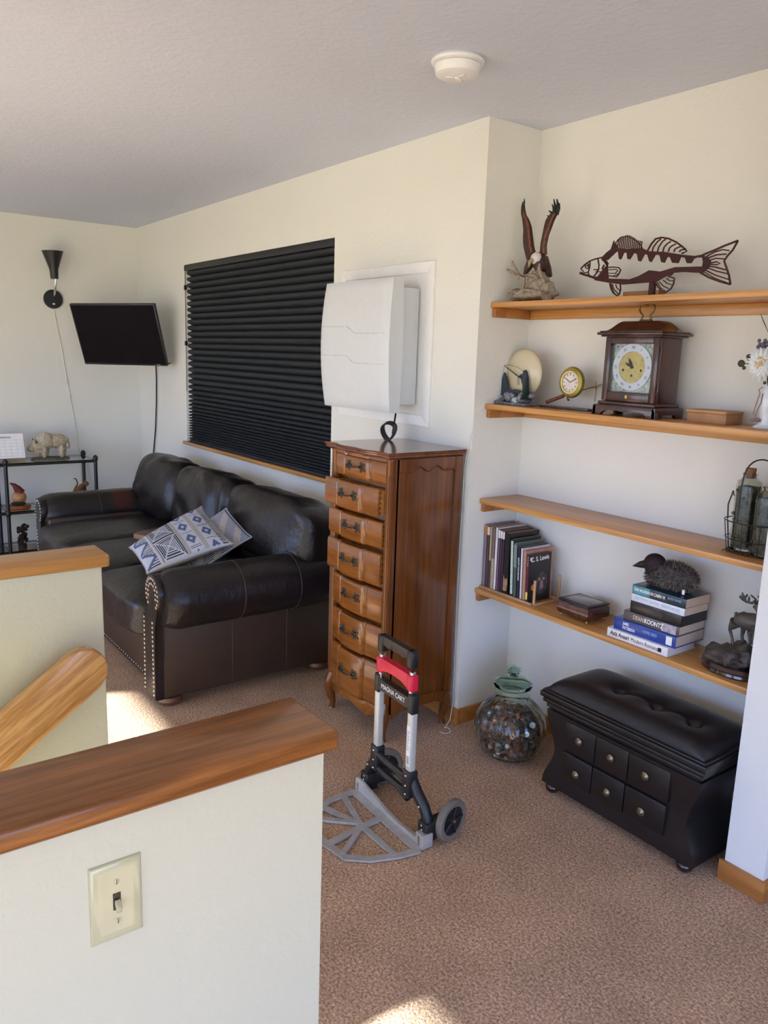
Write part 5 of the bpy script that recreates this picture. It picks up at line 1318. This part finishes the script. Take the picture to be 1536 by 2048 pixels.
# deer statue --------------------------------------------------------------------
db = bil([(-1.399, 0, .863), (-1.160, 0, .923), (-1.350, 0, .461), (-1.112, 0, .553)], 1246, 2048)
de = thing('deer_statue', 'dark bronze stag statue on a rocky base, right end of lowest shelf', 'statue', (-1.235, 2.31, Z4))
def D_(u, v, y=0): p = db(u, v); return Vector((p.x+1.235, y, max(0, p.z-Z4)))
M['bronze'] = plain('dark_bronze', '#57534c', .45, .3, var=.3, vs=30)
m = MB(); m.lathe([(.001, 0), (.078, 0), (.083, .006), (.081, .014), (.085, .020), (.078, .030), (.001, .032)], n=48)
for v in m.bm.verts: v.co.x *= 1.22; v.co.y *= .85
m.build('oval_base', plain('burgundy_lacquer', '#2a1013', .15, var=.2, coat=.8), de)
m = MB()
for c, r in (((-.012, 0, .048), (.075, .052, .040)), ((.02, .005, .060), (.055, .042, .040)), ((-.06, -.015, .045), (.032, .03, .028)), ((.0, -.02, .048), (.05, .035, .03))):
    n0 = set(m.bm.verts); m.ball(c, r, 26, 16)
    for v in m.bm.verts:
        if v not in n0: d = v.co-Vector(c); v.co += d*(.32*noise.noise(v.co*42)*1.4); v.co.z = max(v.co.z, .028)
m.build('rock', plain('mottled_rock', '#4a423c', .5, var=.6, vs=35, bs=.6, bscale=60, bd=.006), de, smooth=55)
m = MB()
b0, b1, b2 = D_(770, 620), D_(900, 690), D_(1060, 760)
m.tube([D_(735, 580), D_(780, 640), D_(880, 690), D_(1010, 720), D_(1120, 700), D_(1160, 640)], [.010, .026, .027, .030, .026, .016], 18)
m.tube([D_(1130, 690), D_(1150, 560), D_(1090, 470), D_(1040, 420)], [.022, .015, .011, .010], 14)
m.tube([D_(1050, 425), D_(1120, 440), D_(1190, 470)], [.012, .010, .006], 12)
m.tube([D_(735, 590), D_(722, 555), D_(745, 545)], [.006, .005, .002], 8)
for P, y in (([(760, 700), (680, 790), (655, 830), (690, 960), (705, 1080)], -.012), ([(830, 720), (815, 830), (790, 960), (800, 1060)], .012), ([(1080, 740), (900, 860) if False else (1060, 900), (1050, 1000), (1055, 1100)], -.012), ([(1010, 760), (915, 900), (920, 1000), (930, 1100)], .012)):
    k = len(P); rr = [.020, .010, .0055, .0042, .005][:k] if k == 5 else [.018, .008, .005, .005]
    m.tube([D_(u, v, y) for u, v in P], rr, 10)
dr2 = m.build('stag', 'bronze', de, smooth=80)
m = MB()
for P in ([(1000, 390), (900, 370), (830, 330), (780, 280)], [(880, 350), (850, 270), (825, 210)], [(870, 300), (915, 245)], [(930, 370), (945, 280)], [(1010, 380), (1050, 320), (1000, 280), (970, 250)], [(1040, 390), (1120, 330), (1160, 250)], [(1120, 330), (1090, 260)], [(850, 300), (790, 265)]):
    m.tube([D_(u, v, 0) for u, v in P], [.0042*(1-.6*i/len(P)) for i in range(len(P))], 8)
m.build('antlers', 'bronze', dr2)

# ---------------------------------------------------------------- light and camera
W = bpy.data.worlds.new('sky'); bpy.context.scene.world = W; W.use_nodes = True
nt = W.node_tree; bg = nt.nodes['Background']
tc = nt.nodes.new('ShaderNodeTexCoord'); sx_ = nt.nodes.new('ShaderNodeSeparateXYZ'); nt.links.new(tc.outputs['Generated'], sx_.inputs[0])
mr = nt.nodes.new('ShaderNodeMapRange'); mr.inputs['From Min'].default_value = -1; mr.inputs['From Max'].default_value = 1
nt.links.new(sx_.outputs['Z'], mr.inputs['Value'])
col = ramp(nt, mr.outputs['Result'], [(.0, (.46, .41, .32)), (.485, (.72, .66, .52)), (.515, (.66, .90, 1.35)), (.62, (.50, .84, 1.9)), (1.0, (.32, .62, 1.8))])
nt.links.new(col, bg.inputs['Color']); bg.inputs['Strength'].default_value = 2.9
sun = bpy.data.lights.new('sun', 'SUN'); sun.energy = 26; sun.angle = math.radians(.6); sun.color = (.84, .96, 1.04)
so = bpy.data.objects.new('sun', sun); C.objects.link(so)
so.rotation_euler = Vector((.40, .917, -.412)).to_track_quat('-Z', 'Y').to_euler()

cam = bpy.data.cameras.new('camera'); co_ = bpy.data.objects.new('camera', cam); C.objects.link(co_)
cam.sensor_fit = 'VERTICAL'; cam.sensor_height = 36; cam.lens = 36*1575.42/2048; cam.clip_start = .05
yaw, pit, rol = [math.radians(a) for a in (143.54458725, -11.22694225, 1.89912137)]
fw = Vector((math.cos(yaw)*math.cos(pit), math.sin(yaw)*math.cos(pit), math.sin(pit)))
rt = Vector((math.sin(yaw), -math.cos(yaw), 0)); up = rt.cross(fw)
r2 = rt*math.cos(rol)+up*math.sin(rol); u2 = -rt*math.sin(rol)+up*math.cos(rol)
Mx = Matrix((r2, u2, -fw)).transposed().to_4x4(); Mx.translation = Vector((0, 0, 1.5515)); co_.matrix_world = Mx
S = bpy.context.scene; S.camera = co_
S.view_settings.view_transform = 'Standard'; S.view_settings.look = 'None'; S.view_settings.gamma = 1; S.view_settings.exposure = 0.65
S.view_settings.use_curve_mapping = False
